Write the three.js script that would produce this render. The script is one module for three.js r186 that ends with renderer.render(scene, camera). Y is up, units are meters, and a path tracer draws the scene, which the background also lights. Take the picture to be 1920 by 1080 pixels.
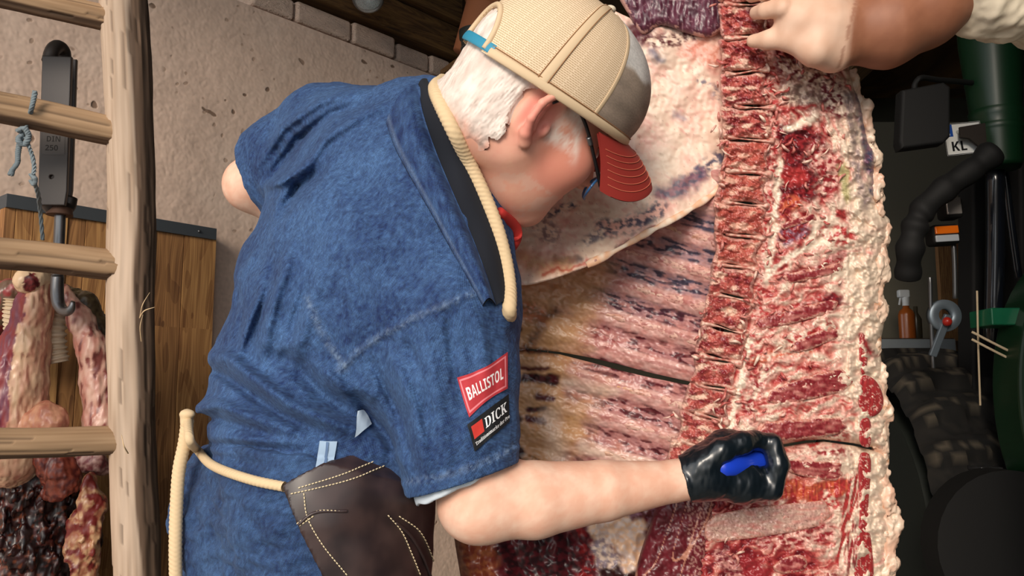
import * as THREE from 'three';
import { mergeGeometries, mergeVertices } from 'three/addons/utils/BufferGeometryUtils.js';
import { RoundedBoxGeometry } from 'three/addons/geometries/RoundedBoxGeometry.js';
import { createNoise3D } from 'simplex-noise';

// ---------------------------------------------------------------- camera, sky, light, exposure
const FOCAL = 1663, TILT = 7.5 * Math.PI / 180, EYE = 1.05;
const scene = new THREE.Scene();
const camera = new THREE.PerspectiveCamera(2 * Math.atan(540 / FOCAL) * 180 / Math.PI, 1920 / 1080, 0.02, 60);
camera.position.set(0, EYE, 0);
camera.rotation.x = TILT;
const renderer = new THREE.WebGLRenderer();
renderer.toneMapping = THREE.LinearToneMapping;
renderer.toneMappingExposure = 1.02;
renderer.shadowMap.enabled = true;
scene.background = new THREE.Color(0.92, 0.96, 1.0);          // even overcast sky over the yard
scene.backgroundIntensity = 1.6;
const sun = new THREE.DirectionalLight(0xfff0de, 3.0);         // sun behind thin cloud, over the yard
sun.position.set(-2.0, 3.5, 6.2);
sun.target.position.set(0, 1.1, -1.2);
sun.castShadow = true; sun.shadow.radius = 38; sun.shadow.mapSize.set(2048, 2048);
Object.assign(sun.shadow.camera, { left: -5, right: 5, top: 5, bottom: -5, near: 0.5, far: 20 });
scene.add(sun, sun.target);

// ---------------------------------------------------------------- helpers
const CT = Math.cos(TILT), ST = Math.sin(TILT);
// a photo pixel (1920 x 1080) at a distance along the optical axis, as a point in the room
const P = (px, py, d) => { const X = (px - 960) / FOCAL * d, Y = (540 - py) / FOCAL * d; return [X, EYE + Y * CT + d * ST, Y * ST - d * CT]; };
const dirCam = (x, y, z) => norm3([x, y * CT - z * ST, y * ST + z * CT]);   // direction given as right, up, towards camera
const pixelOf = (p) => { const ry = p[1] - EYE, d = ry * ST - p[2] * CT; return [960 + FOCAL * p[0] / d, 540 - FOCAL * (ry * CT + p[2] * ST) / d, d]; };
const add3 = (a, b, s = 1) => [a[0] + b[0] * s, a[1] + b[1] * s, a[2] + b[2] * s];
const sub3 = (a, b) => [a[0] - b[0], a[1] - b[1], a[2] - b[2]];
const dot3 = (a, b) => a[0] * b[0] + a[1] * b[1] + a[2] * b[2];
const cross3 = (a, b) => [a[1] * b[2] - a[2] * b[1], a[2] * b[0] - a[0] * b[2], a[0] * b[1] - a[1] * b[0]];
const len3 = (a) => Math.hypot(a[0], a[1], a[2]);
function norm3(a) { const l = Math.hypot(a[0], a[1], a[2]) || 1; return [a[0] / l, a[1] / l, a[2] / l]; }
const V = (a) => new THREE.Vector3(a[0], a[1], a[2]);
const clamp = (x, a = 0, b = 1) => x < a ? a : x > b ? b : x;
const mix = (a, b, t) => a + (b - a) * t;
const mixc = (a, b, t) => [a[0] + (b[0] - a[0]) * t, a[1] + (b[1] - a[1]) * t, a[2] + (b[2] - a[2]) * t];
const step01 = (a, b, x) => { const t = clamp((x - a) / (b - a)); return t * t * (3 - 2 * t); };
const lin1 = (v) => { v /= 255; return v <= 0.04045 ? v / 12.92 : Math.pow((v + 0.055) / 1.055, 2.4); };
const S = (r, g, b) => [lin1(r), lin1(g), lin1(b)];            // sRGB bytes to linear
const col = (c) => new THREE.Color().setRGB(c[0], c[1], c[2]);
function seeded(s) { return () => { s |= 0; s = s + 0x6D2B79F5 | 0; let t = Math.imul(s ^ s >>> 15, 1 | s); t = t + Math.imul(t ^ t >>> 7, 61 | t) ^ t; return ((t ^ t >>> 14) >>> 0) / 4294967296; }; }
const rnd = seeded(77), nz = createNoise3D(seeded(5));
const fbm = (x, y, z = 0, o = 3) => { let s = 0, a = 0.5; for (let i = 0; i < o; i++) { s += a * nz(x, y, z + i * 7.3); x *= 2.03; y *= 2.03; z *= 2.03; a *= 0.5; } return s; };
const ridged = (x, y, z = 0) => 1 - Math.abs(nz(x, y, z));

const taken = new Map();
const numbered = (n) => { const k = taken.get(n) || 0; taken.set(n, k + 1); return k ? n + '_' + String(k).padStart(3, '0') : n; };
function tag(o, label, category, group) { o.userData.label = label; o.userData.category = category; if (group) o.userData.group = group; return o; }
function lit(o) { o.castShadow = true; o.receiveShadow = true; return o; }
function thing(name, label, category, at = [0, 0, 0], group) { const g = new THREE.Group(); g.name = numbered(name); g.position.set(...at); scene.add(g); g.updateMatrixWorld(); return tag(g, label, category, group); }
// a mesh built in room coordinates, put under a parent that may stand elsewhere
function part(name, geo, mat, parent = scene, label) {
  const m = lit(new THREE.Mesh(geo, mat)); m.name = parent === scene ? numbered(name) : name;
  if (parent !== scene) { const o = new THREE.Vector3(); parent.updateMatrixWorld(); parent.getWorldPosition(o); geo.translate(-o.x, -o.y, -o.z); }
  parent.add(m); if (label) m.userData.label = label; return m;
}
function structure(name, geo, mat) { const m = part(name, geo, mat); m.userData.kind = 'structure'; m.userData.label = name.replace(/_/g, ' '); return m; }

// tube along points with a radius (or radius per point); optional flattening across a side direction
function tube(pts, r, seg = 10, closedEnds = true, sub = 6, flat = null) {
  const curve = new THREE.CatmullRomCurve3(pts.map(V), false, 'centripetal'), n = Math.max(2, (pts.length - 1) * sub), pos = [], idx = [];
  const fr = curve.computeFrenetFrames(n, false);
  for (let i = 0; i <= n; i++) {
    const c = curve.getPoint(i / n), f = i / n * (pts.length - 1), k = Math.min(pts.length - 2, Math.floor(f));
    const R = Array.isArray(r) ? mix(r[k], r[k + 1], f - k) : typeof r === 'function' ? r(i / n) : r;
    let N = fr.normals[i], B = fr.binormals[i], ra = R, rb = R;
    if (flat) { const T = fr.tangents[i]; B = new THREE.Vector3().crossVectors(T, V(flat.dir)).normalize(); N = new THREE.Vector3().crossVectors(B, T); ra = R * flat.k; }
    for (let j = 0; j < seg; j++) { const a = j / seg * Math.PI * 2, x = Math.cos(a) * ra, y = Math.sin(a) * rb; pos.push(c.x + N.x * x + B.x * y, c.y + N.y * x + B.y * y, c.z + N.z * x + B.z * y); }
  }
  for (let i = 0; i < n; i++) for (let j = 0; j < seg; j++) { const a = i * seg + j, b = i * seg + (j + 1) % seg, c = a + seg, d = b + seg; idx.push(a, c, b, b, c, d); }
  if (closedEnds) for (const [i, s] of [[0, 1], [n, 0]]) { const c = curve.getPoint(i / n), o = pos.length / 3; pos.push(c.x, c.y, c.z); for (let j = 0; j < seg; j++) { const a = i * seg + j, b = i * seg + (j + 1) % seg; s ? idx.push(o, a, b) : idx.push(o, b, a); } }
  return geom(pos, idx);
}
function geom(pos, idx, colr, uv) {
  const g = new THREE.BufferGeometry(); g.setAttribute('position', new THREE.Float32BufferAttribute(pos, 3));
  if (colr) g.setAttribute('color', new THREE.Float32BufferAttribute(colr, 3));
  if (uv) g.setAttribute('uv', new THREE.Float32BufferAttribute(uv, 2));
  if (idx) g.setIndex(idx); g.computeVertexNormals(); return g;
}
// box between two points with a given cross-section
function bar(a, b, w, h, r = 0.003, upHint = [0, 1, 0]) {
  const A = V(a), B = V(b), L = A.distanceTo(B), g = new RoundedBoxGeometry(w, h, L, 2, Math.min(r, w / 2.1, h / 2.1));
  const z = B.clone().sub(A).normalize(), x = new THREE.Vector3().crossVectors(V(upHint), z).normalize(), y = new THREE.Vector3().crossVectors(z, x);
  g.applyMatrix4(new THREE.Matrix4().makeBasis(x, y, z).setPosition(A.add(B).multiplyScalar(0.5))); return g;
}
const box = (x0, x1, y0, y1, z0, z1, r = 0.004) => { const g = r ? new RoundedBoxGeometry(x1 - x0, y1 - y0, z1 - z0, 2, r) : new THREE.BoxGeometry(x1 - x0, y1 - y0, z1 - z0); g.translate((x0 + x1) / 2, (y0 + y1) / 2, (z0 + z1) / 2); return g; };
const plainGeo = (g) => { const h = g.index ? g.toNonIndexed() : g; for (const k of Object.keys(h.attributes)) if (!['position', 'normal'].includes(k)) h.deleteAttribute(k); return h; };
const merge = (list) => mergeGeometries(list.map(plainGeo));

// ---------------------------------------------------------------- distance fields and their meshes
const smin = (a, b, k) => { const h = Math.max(k - Math.abs(a - b), 0) / k; return Math.min(a, b) - h * h * k * 0.25; };
const smax = (a, b, k) => -smin(-a, -b, k);
function capsule(p, a, b, ra, rb) {
  const x = b[0] - a[0], y = b[1] - a[1], z = b[2] - a[2], u = p[0] - a[0], v = p[1] - a[1], w = p[2] - a[2];
  const t = clamp((u * x + v * y + w * z) / (x * x + y * y + z * z + 1e-12));
  return Math.hypot(u - x * t, v - y * t, w - z * t) - (ra + (rb - ra) * t);
}
function ellipsoid(p, c, ax, r) {
  const q = sub3(p, c), x = dot3(q, ax[0]), y = dot3(q, ax[1]), z = dot3(q, ax[2]);
  const k0 = Math.hypot(x / r[0], y / r[1], z / r[2]), k1 = Math.hypot(x / (r[0] * r[0]), y / (r[1] * r[1]), z / (r[2] * r[2]));
  return k1 < 1e-9 ? -Math.min(...r) : k0 * (k0 - 1) / k1;
}
const chain = (p, pts, rs, k = 0.004) => { let d = 1e9; for (let i = 0; i + 1 < pts.length; i++) { const e = capsule(p, pts[i], pts[i + 1], rs[i], rs[i + 1]); d = d > 1e8 ? e : smin(d, e, k); } return d; };
// mesh of a distance field by surface nets; only blocks near the surface are sampled
function fieldMesh(fn, lo, hi, cell, color, reach = 1.25) {
  const n = [0, 1, 2].map((i) => Math.ceil((hi[i] - lo[i]) / cell / 8) * 8 + 1), [nx, ny, nzz] = n, val = new Float32Array(nx * ny * nzz), done = new Uint8Array(val.length), B = 8;
  const at = (i, j, k) => i + nx * (j + ny * k), blocks = [];
  for (let k = 0; k < nzz - 1; k += B) for (let j = 0; j < ny - 1; j += B) for (let i = 0; i < nx - 1; i += B) {
    const h = B / 2 * cell, d = fn([lo[0] + i * cell + h, lo[1] + j * cell + h, lo[2] + k * cell + h]);
    if (Math.abs(d) > h * 1.7321 * reach + 0.01) { const s = d > 0 ? 1 : -1; for (let c = 0; c <= B; c++) for (let b = 0; b <= B; b++) for (let a = 0; a <= B; a++) { const q = at(i + a, j + b, k + c); if (!done[q]) { val[q] = s; done[q] = 1; } } } else blocks.push([i, j, k]);
  }
  for (const [i, j, k] of blocks) for (let c = 0; c <= B; c++) for (let b = 0; b <= B; b++) for (let a = 0; a <= B; a++) { const q = at(i + a, j + b, k + c); if (done[q] < 2) { val[q] = fn([lo[0] + (i + a) * cell, lo[1] + (j + b) * cell, lo[2] + (k + c) * cell]); done[q] = 2; } }
  const pos = [], idx = [], vid = new Map(), corner = [0, 1, nx, nx + 1, nx * ny, nx * ny + 1, nx * ny + nx, nx * ny + nx + 1];
  const edges = [[0, 1], [2, 3], [4, 5], [6, 7], [0, 2], [1, 3], [4, 6], [5, 7], [0, 4], [1, 5], [2, 6], [3, 7]];
  for (const [i0, j0, k0] of blocks) for (let c = 0; c < B; c++) for (let b = 0; b < B; b++) for (let a = 0; a < B; a++) {
    const i = i0 + a, j = j0 + b, k = k0 + c, q = at(i, j, k); let m = 0;
    for (let s = 0; s < 8; s++) if (val[q + corner[s]] < 0) m |= 1 << s;
    if (m === 0 || m === 255) continue;
    let x = 0, y = 0, z = 0, t = 0;
    for (const [e, f] of edges) { const A = val[q + corner[e]], C = val[q + corner[f]]; if ((A < 0) === (C < 0)) continue; const w = A / (A - C); x += mix(e & 1, f & 1, w); y += mix(e >> 1 & 1, f >> 1 & 1, w); z += mix(e >> 2, f >> 2, w); t++; }
    vid.set(q, pos.length / 3); pos.push(lo[0] + (i + x / t) * cell, lo[1] + (j + y / t) * cell, lo[2] + (k + z / t) * cell);
  }
  const sy = nx, sz = nx * ny;
  for (const q of vid.keys()) {
    const A = val[q] < 0;
    for (const [o, u, v] of [[1, sy, sz], [sy, sz, 1], [sz, 1, sy]]) {
      if (A === (val[q + o] < 0)) continue;
      const a = vid.get(q), b = vid.get(q - u), c = vid.get(q - u - v), d = vid.get(q - v);
      if (b === undefined || c === undefined || d === undefined) continue;
      A ? idx.push(a, b, c, a, c, d) : idx.push(a, c, b, a, d, c);
    }
  }
  const nrm = new Float32Array(pos.length), colr = color ? new Float32Array(pos.length) : null, e = cell * 0.6;
  for (let i = 0; i < pos.length; i += 3) {
    const p = [pos[i], pos[i + 1], pos[i + 2]], d = fn(p);
    const g = norm3([fn([p[0] + e, p[1], p[2]]) - fn([p[0] - e, p[1], p[2]]), fn([p[0], p[1] + e, p[2]]) - fn([p[0], p[1] - e, p[2]]), fn([p[0], p[1], p[2] + e]) - fn([p[0], p[1], p[2] - e])]);
    const s = clamp(d, -cell * 0.5, cell * 0.5); for (let a = 0; a < 3; a++) { p[a] -= g[a] * s; pos[i + a] = p[a]; nrm[i + a] = g[a]; }
    if (color) { const c = color(p, g); colr[i] = c[0]; colr[i + 1] = c[1]; colr[i + 2] = c[2]; }
  }
  const out = new THREE.BufferGeometry(); out.setAttribute('position', new THREE.Float32BufferAttribute(pos, 3)); out.setAttribute('normal', new THREE.BufferAttribute(nrm, 3));
  if (color) out.setAttribute('color', new THREE.BufferAttribute(colr, 3)); out.setIndex(idx); return out;
}
// where the line of sight through a pixel meets a distance field
function meet(fn, px, py, d0 = 0.7, d1 = 1.8) {
  let d = d0; for (let i = 0; i < 140; i++) { const p = P(px, py, d), h = fn(p); if (h < 0.0004) return p; d += Math.max(h * 0.6, 0.0005); if (d > d1) return null; } return P(px, py, d);
}
const gradient = (fn, p, e = 0.003) => norm3([fn([p[0] + e, p[1], p[2]]) - fn([p[0] - e, p[1], p[2]]), fn([p[0], p[1] + e, p[2]]) - fn([p[0], p[1] - e, p[2]]), fn([p[0], p[1], p[2] + e]) - fn([p[0], p[1], p[2] - e])]);

// distance in pixels from a point to a traced line
function lineDist(x, y, pts) {
  let m = 1e9; for (let i = 0; i + 1 < pts.length; i++) { const ax = pts[i][0], ay = pts[i][1], bx = pts[i + 1][0] - ax, by = pts[i + 1][1] - ay, t = clamp(((x - ax) * bx + (y - ay) * by) / (bx * bx + by * by + 1e-9)), d = Math.hypot(x - ax - bx * t, y - ay - by * t); if (d < m) m = d; } return m;
}
// the same, with how far along the line the nearest point lies (0 to 1)
function lineDistT(x, y, pts) {
  let m = 1e9, w = 0; const n = pts.length - 1; for (let i = 0; i < n; i++) { const ax = pts[i][0], ay = pts[i][1], bx = pts[i + 1][0] - ax, by = pts[i + 1][1] - ay, t = clamp(((x - ax) * bx + (y - ay) * by) / (bx * bx + by * by + 1e-9)), d = Math.hypot(x - ax - bx * t, y - ay - by * t); if (d < m) { m = d; w = (i + t) / n; } } return [m, w];
}
// signed distance (inside positive) to a traced outline, with the nearest outline point
function polyDist(x, y, pts) {
  let m = 1e18, nx = 0, ny = 0, inside = false;
  for (let i = 0, j = pts.length - 1; i < pts.length; j = i++) {
    const ax = pts[j][0], ay = pts[j][1], bx = pts[i][0] - ax, by = pts[i][1] - ay, t = clamp(((x - ax) * bx + (y - ay) * by) / (bx * bx + by * by + 1e-9)), qx = ax + bx * t, qy = ay + by * t, d = (x - qx) ** 2 + (y - qy) ** 2;
    if (d < m) { m = d; nx = qx; ny = qy; }
    if ((pts[i][1] > y) !== (ay > y) && x < (pts[j][0] - pts[i][0]) * (y - pts[i][1]) / (ay - pts[i][1]) + pts[i][0]) inside = !inside;
  }
  return [inside ? Math.sqrt(m) : -Math.sqrt(m), nx, ny];
}
function smoothLoop(pts, sub = 4, closed = true) { const c = new THREE.CatmullRomCurve3(pts.map((q) => new THREE.Vector3(q[0], q[1], 0)), closed, 'centripetal'); return c.getPoints(pts.length * sub).map((q) => [q.x, q.y]); }
// a closed body with a modelled front: outline in pixels, front distance, thickness and colour per point
function relief({ outline, holes = [], step = 3, front, thick = 0.02, round = 20, color, bulge = 0.01, back = 0.03 }) {
  const xs = outline.map((q) => q[0]), ys = outline.map((q) => q[1]), x0 = Math.min(...xs) - step, y0 = Math.min(...ys) - step;
  const build = (st, side, pos, idx, colr) => {
    const nx = Math.ceil((Math.max(...xs) + st - x0) / st) + 1, ny = Math.ceil((Math.max(...ys) + st - y0) / st) + 1, id = new Int32Array(nx * ny).fill(-1), inn = new Uint8Array(nx * ny);
    for (let j = 0; j < ny; j++) for (let i = 0; i < nx; i++) {
      let x = x0 + i * st, y = y0 + j * st, [e, qx, qy] = polyDist(x, y, outline);
      for (const h of holes) { const r = polyDist(x, y, h); if (-r[0] < e) { e = -r[0]; qx = r[1]; qy = r[2]; } }
      if (e < -st * 1.05) continue;
      if (e < 0) { x = qx; y = qy; e = 0; } else inn[j * nx + i] = 1;
      const s = clamp(e / round), q = Math.sqrt(Math.max(0, s * (2 - s))), d = front(x, y, e);
      const p = P(x, y, side ? d + back * q : d - bulge * q); id[j * nx + i] = pos.length / 3; pos.push(...p); colr.push(...color(x, y, e));
    }
    for (let j = 0; j + 1 < ny; j++) for (let i = 0; i + 1 < nx; i++) {
      const a = j * nx + i, b = a + 1, c = a + nx, d = c + 1; if (inn[a] + inn[b] + inn[c] + inn[d] === 0) continue;
      const A = id[a], Bv = id[b], C = id[c], D = id[d];
      const tri = (u, v, w) => { if (u >= 0 && v >= 0 && w >= 0) side ? idx.push(u, w, v) : idx.push(u, v, w); };
      if (A >= 0 && D >= 0) { tri(A, C, D); tri(A, D, Bv); } else { tri(A, C, Bv); tri(Bv, C, D); }
    }
  };
  const pos = [], idx = [], colr = []; build(step, 0, pos, idx, colr);
  const g = geom(pos, idx, colr), pos2 = [], idx2 = [], col2 = []; build(holes.length ? step : step * 3, 1, pos2, idx2, col2);
  return mergeGeometries([g, geom(pos2, idx2, col2)]);
}
const capsuleLoop = (a, b, ra, rb, n = 8) => { const t = Math.atan2(b[1] - a[1], b[0] - a[0]), o = []; for (let i = 0; i <= n; i++) { const q = t + Math.PI / 2 + i / n * Math.PI; o.push([a[0] + Math.cos(q) * ra, a[1] + Math.sin(q) * ra]); } for (let i = 0; i <= n; i++) { const q = t - Math.PI / 2 + i / n * Math.PI; o.push([b[0] + Math.cos(q) * rb, b[1] + Math.sin(q) * rb]); } return o; };

// ---------------------------------------------------------------- materials
const M = {};
const std = (c, roughness = 0.7, o = {}) => new THREE.MeshStandardMaterial({ color: col(c), roughness, side: THREE.DoubleSide, ...o });
const phys = (c, roughness, o = {}) => new THREE.MeshPhysicalMaterial({ color: col(c), roughness, side: THREE.DoubleSide, ...o });
function noiseTexture(w, h, fn, srgb = true) {
  const d = new Uint8Array(w * h * 4); for (let y = 0; y < h; y++) for (let x = 0; x < w; x++) { const c = fn(x / w, y / h), o = (y * w + x) * 4; d[o] = clamp(c[0], 0, 255); d[o + 1] = clamp(c[1], 0, 255); d[o + 2] = clamp(c[2], 0, 255); d[o + 3] = 255; }
  const t = new THREE.DataTexture(d, w, h); t.wrapS = t.wrapT = THREE.RepeatWrapping; t.magFilter = THREE.LinearFilter; t.minFilter = THREE.LinearFilter; if (srgb) t.colorSpace = THREE.SRGBColorSpace; t.needsUpdate = true; return t;
}
// flat uv in metres along two directions of a garment
function flatUV(g, u, v, per) { const p = g.attributes.position, o = new Float32Array(p.count * 2); for (let i = 0; i < p.count; i++) { const q = [p.getX(i), p.getY(i), p.getZ(i)]; o[i * 2] = dot3(q, u) / per; o[i * 2 + 1] = dot3(q, v) / per; } g.setAttribute('uv', new THREE.BufferAttribute(o, 2)); return g; }
const tileNoise = (u, v, f, z = 0) => { const a = u * 2 * Math.PI, b = v * 2 * Math.PI, r = f / (2 * Math.PI); return nz(Math.cos(a) * r + 3 + z, Math.sin(a) * r + Math.cos(b) * r, Math.sin(b) * r + z * 1.7); };
function canvasTexture(w, h, draw) { const c = document.createElement('canvas'); c.width = w; c.height = h; draw(c.getContext('2d'), w, h); const t = new THREE.CanvasTexture(c); t.colorSpace = THREE.SRGBColorSpace; return t; }
M.skin = phys([1, 1, 1], 0.6, { vertexColors: true, sheen: 0.15, sheenRoughness: 0.5 });
M.meat = phys([1, 1, 1], 0.42, { vertexColors: true, clearcoat: 0.25, clearcoatRoughness: 0.3 });
M.dryMeat = phys([1, 1, 1], 0.55, { vertexColors: true, clearcoat: 0.1, clearcoatRoughness: 0.4 });
M.vertexMatt = std([1, 1, 1], 0.85, { vertexColors: true });
M.metal = std(S(120, 122, 125), 0.38, { metalness: 0.9 });
M.darkMetal = std(S(66, 64, 66), 0.5, { metalness: 0.6 });
M.cream = std(S(226, 203, 168), 0.8);
// ---------------------------------------------------------------- the shed: walls, floor, ceiling
const ALONG = norm3([0.659, 0, -0.752]), OUT = norm3([0.752, 0, 0.659]);        // run of the plastered wall and the way it faces
const WALL0 = P(403, 600, 2.45);
const onWall = (px, py, off = 0) => { const o = [0, EYE, 0], r = sub3(P(px, py, 1), o), w = add3(WALL0, OUT, off), t = dot3(sub3(w, o), OUT) / dot3(r, OUT); return add3(o, r, t); };
// solid with a four-cornered front, uv in metres along the wall
function slab(front, depth, dir = OUT, u = ALONG) {
  const b = front.map((q) => add3(q, dir, -depth)), faces = [[...front], [b[1], b[0], b[3], b[2]], [front[0], b[0], b[1], front[1]], [front[1], b[1], b[2], front[2]], [front[2], b[2], b[3], front[3]], [front[3], b[3], b[0], front[0]]];
  const pos = [], uv = [], idx = []; for (const f of faces) { const o = pos.length / 3; for (const q of f) { pos.push(...q); uv.push(dot3(q, u) + dot3(q, dir), q[1]); } idx.push(o, o + 1, o + 2, o, o + 2, o + 3); }
  return geom(pos, idx, null, uv);
}
const chips = (u, v) => step01(0.8, 0.88, nz(u * 38, v * 46, 7) + nz(u * 110, v * 110, 9) * 0.14) * step01(0.1, 0.4, nz(u * 9, v * 9, 17)), scuff = (u, v) => step01(0.8, 0.86, nz(u * 60 + v * 40, v * 50 - u * 20, 27) + nz(u * 120, v * 120, 8) * 0.12) * step01(0.3, 0.5, nz(u * 9, v * 9, 37));
const plasterMap = noiseTexture(1400, 1400, (u, v) => {
  const s = 1 + fbm(u * 5, v * 5, 1, 3) * 0.08 + nz(u * 60, v * 60, 2) * 0.015 + nz(u * 160, v * 160, 4) * 0.03;
  let k = [216 * s, 190 * s, 172 * s]; k = mixc(k, [226, 206, 190], clamp(nz(u * 14, v * 14, 8) * 0.35)); k = mixc(k, [112, 88, 72], chips(u, v) * 0.8); return mixc(k, [150, 124, 106], scuff(u, v) * 0.6);
});
const plasterBump = noiseTexture(1400, 1400, (u, v) => { const h = 140 + fbm(u * 26, v * 26, 2, 3) * 46 + Math.abs(nz(u * 70, v * 70, 5)) * 20 + nz(u * 190, v * 190, 6) * 9 - chips(u, v) * 60 - scuff(u, v) * 25; return [h, h, h]; }, false);
M.plaster = std([1, 1, 1], 0.92, { map: plasterMap, bumpMap: plasterBump, bumpScale: 0.008 });
for (const t of [plasterMap, plasterBump]) { t.wrapS = t.wrapT = THREE.MirroredRepeatWrapping; t.repeat.set(0.36, 0.36); }
const concreteMap = noiseTexture(512, 512, (u, v) => { const s = 1 + tileNoise(u, v, 5) * 0.12 + tileNoise(u, v, 40, 3) * 0.08; return [128 * s, 126 * s, 118 * s]; });
M.concrete = std([1, 1, 1], 0.9, { map: concreteMap });
M.shedWall = std(S(120, 116, 100), 0.95, { map: concreteMap });
const woodTexture = (base, dark, seed) => noiseTexture(512, 1024, (u, v) => {
  const w = tileNoise(u, v, 3, seed) * 0.05, g = tileNoise(u + w, v * 0.12, 60, seed + 1), h = tileNoise(u + w, v * 0.25, 18, seed + 2), st = tileNoise(u, v, 9, seed + 3), kx = Math.abs((u * 4 + w * 3) % 1 - 0.5), ky = Math.abs((v * 5 + seed * 0.37) % 1 - 0.5), knot = Math.hypot(kx * 2.2, ky * 2.6);
  let c = mixc(base, dark, clamp(0.32 + g * 0.3 + h * 0.28 + (st > 0.35 ? 0.25 : 0)));
  if (knot < 0.09) c = mixc(c, dark, 0.8); return c;
});
M.plank = [std([1, 1, 1], 0.75, { map: woodTexture([188, 142, 88], [112, 72, 40], 1) }), std([1, 1, 1], 0.75, { map: woodTexture([172, 126, 78], [96, 62, 36], 4) }), std([1, 1, 1], 0.75, { map: woodTexture([200, 156, 100], [130, 88, 50], 8) })];
for (const m of M.plank) m.map.repeat.set(3.2, 0.8);
M.beam = std([1, 1, 1], 0.85, { map: woodTexture([118, 86, 46], [58, 38, 20], 12) }); M.beam.map.repeat.set(1, 1);
M.strip = std(S(74, 80, 86), 0.6, { metalness: 0.3 });

const wallTop = onWall(720, 66)[1];
{ // plastered wall: one slab, from well left of the frame to behind the carcass
  const a = add3([WALL0[0], 0, WALL0[2]], ALONG, -2.6), b = onWall(905, 600), top = wallTop - 0.075;
  const w = structure('wall_left', slab([[a[0], 0, a[2]], [b[0], 0, b[2]], [b[0], top, b[2]], [a[0], top, a[2]]], 0.24), M.plaster);
  const xs = [[470, 552], [556, 660], [664, 743], [747, 806], [810, 846], [850, 900]];                     // blocks of the crumbling top course
  for (const [i, [x0, x1]] of xs.entries()) {
    const A = onWall(x0, 66, 0.004 * (i % 3)), B = onWall(x1, 66, 0.004 * (i % 3)), y0 = top + 0.006, y1 = wallTop + 0.004 * ((i * 7) % 3 - 1);
    const g = bar([A[0] - OUT[0] * 0.12, (y0 + y1) / 2, A[2] - OUT[2] * 0.12], [B[0] - OUT[0] * 0.12, (y0 + y1) / 2, B[2] - OUT[2] * 0.12], 0.24, y1 - y0, 0.012);
    part('brick', g, M.plaster, w);
  }
}
structure('floor', box(-6, 6, -0.12, 0, -6.2, 9, 0), M.concrete);
structure('wall_back', box(-3.2, 5, 0, 3, -5.4, -5.2, 0), M.shedWall);
structure('wall_right', box(3.6, 3.8, 0, 3, -5.2, 0.1, 0), M.shedWall);
structure('unseen_wall_front', box(0.62, 3.6, 0, 3, -0.1, 0.1, 0), M.shedWall);  // unseen front wall, set here to keep daylight off the tractor side
structure('ceiling', box(-4.5, 3.8, 2.9, 3.0, -5.4, 0.1, 0), M.beam);
{ // timbers stacked over the wall top
  const base = wallTop + 0.02;
  const rows = [[0, 0.115, 862, 0.02], [0.118, 0.24, 868, 0.05], [0.243, 0.36, 872, 0.03]];
  for (const [i, [y0, y1, x1, off]] of rows.entries()) {
    const B = onWall(x1, 60, off), A = add3(B, ALONG, -2.2 + i * 0.1);
    const m = part('timber_beam', bar([A[0] - OUT[0] * 0.09, base + (y0 + y1) / 2, A[2] - OUT[2] * 0.09], [B[0] - OUT[0] * 0.09, base + (y0 + y1) / 2, B[2] - OUT[2] * 0.09], 0.18, y1 - y0, 0.006), M.beam);
    tag(m, ['dark sawn timber lying along the top of the plastered wall', 'dark timber, the middle one of three stacked on the wall', 'dark timber, the topmost of three stacked on the wall'][i], 'beam', 'timbers stacked on the wall');
  }
  for (let i = 0; i < 4; i++) { const x = -1.6 + i * 1.1; structure('ceiling_joist', box(x, x + 0.12, 2.72, 2.9, -5.2, 0.0), M.beam); }
}
{ // wall lamp, off, half cut by the upper frame edge
  const c = onWall(690, -2, 0.16), t = thing('shed_lamp', 'unlit round shed lamp with clear glass above the plastered wall', 'lamp', c);
  const o = V(c), ax = V(dirCam(0.1, -0.75, 0.65));
  const turn = (g) => { g.applyQuaternion(new THREE.Quaternion().setFromUnitVectors(new THREE.Vector3(0, 1, 0), ax)); g.translate(o.x, o.y, o.z); return g; };
  part('glass', turn(new THREE.SphereGeometry(0.042, 28, 18)), phys([0.9, 0.95, 0.95], 0.06, { transmission: 0.75, thickness: 0 }), t);
  part('rim', turn(new THREE.TorusGeometry(0.044, 0.005, 10, 36).rotateX(Math.PI / 2)), M.metal, t);
  part('housing', turn(new THREE.LatheGeometry([[0.001, -0.11], [0.022, -0.11], [0.024, -0.06], [0.046, -0.03], [0.046, 0]].map((q) => new THREE.Vector2(...q)), 28)), M.darkMetal, t);
  part('cable', tube([add3(c, dirCam(-0.2, 0.4, -0.6), 0.1), P(650, -20, 2.62), P(560, -60, 2.6)], 0.006), M.darkMetal, t);
}
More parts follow.
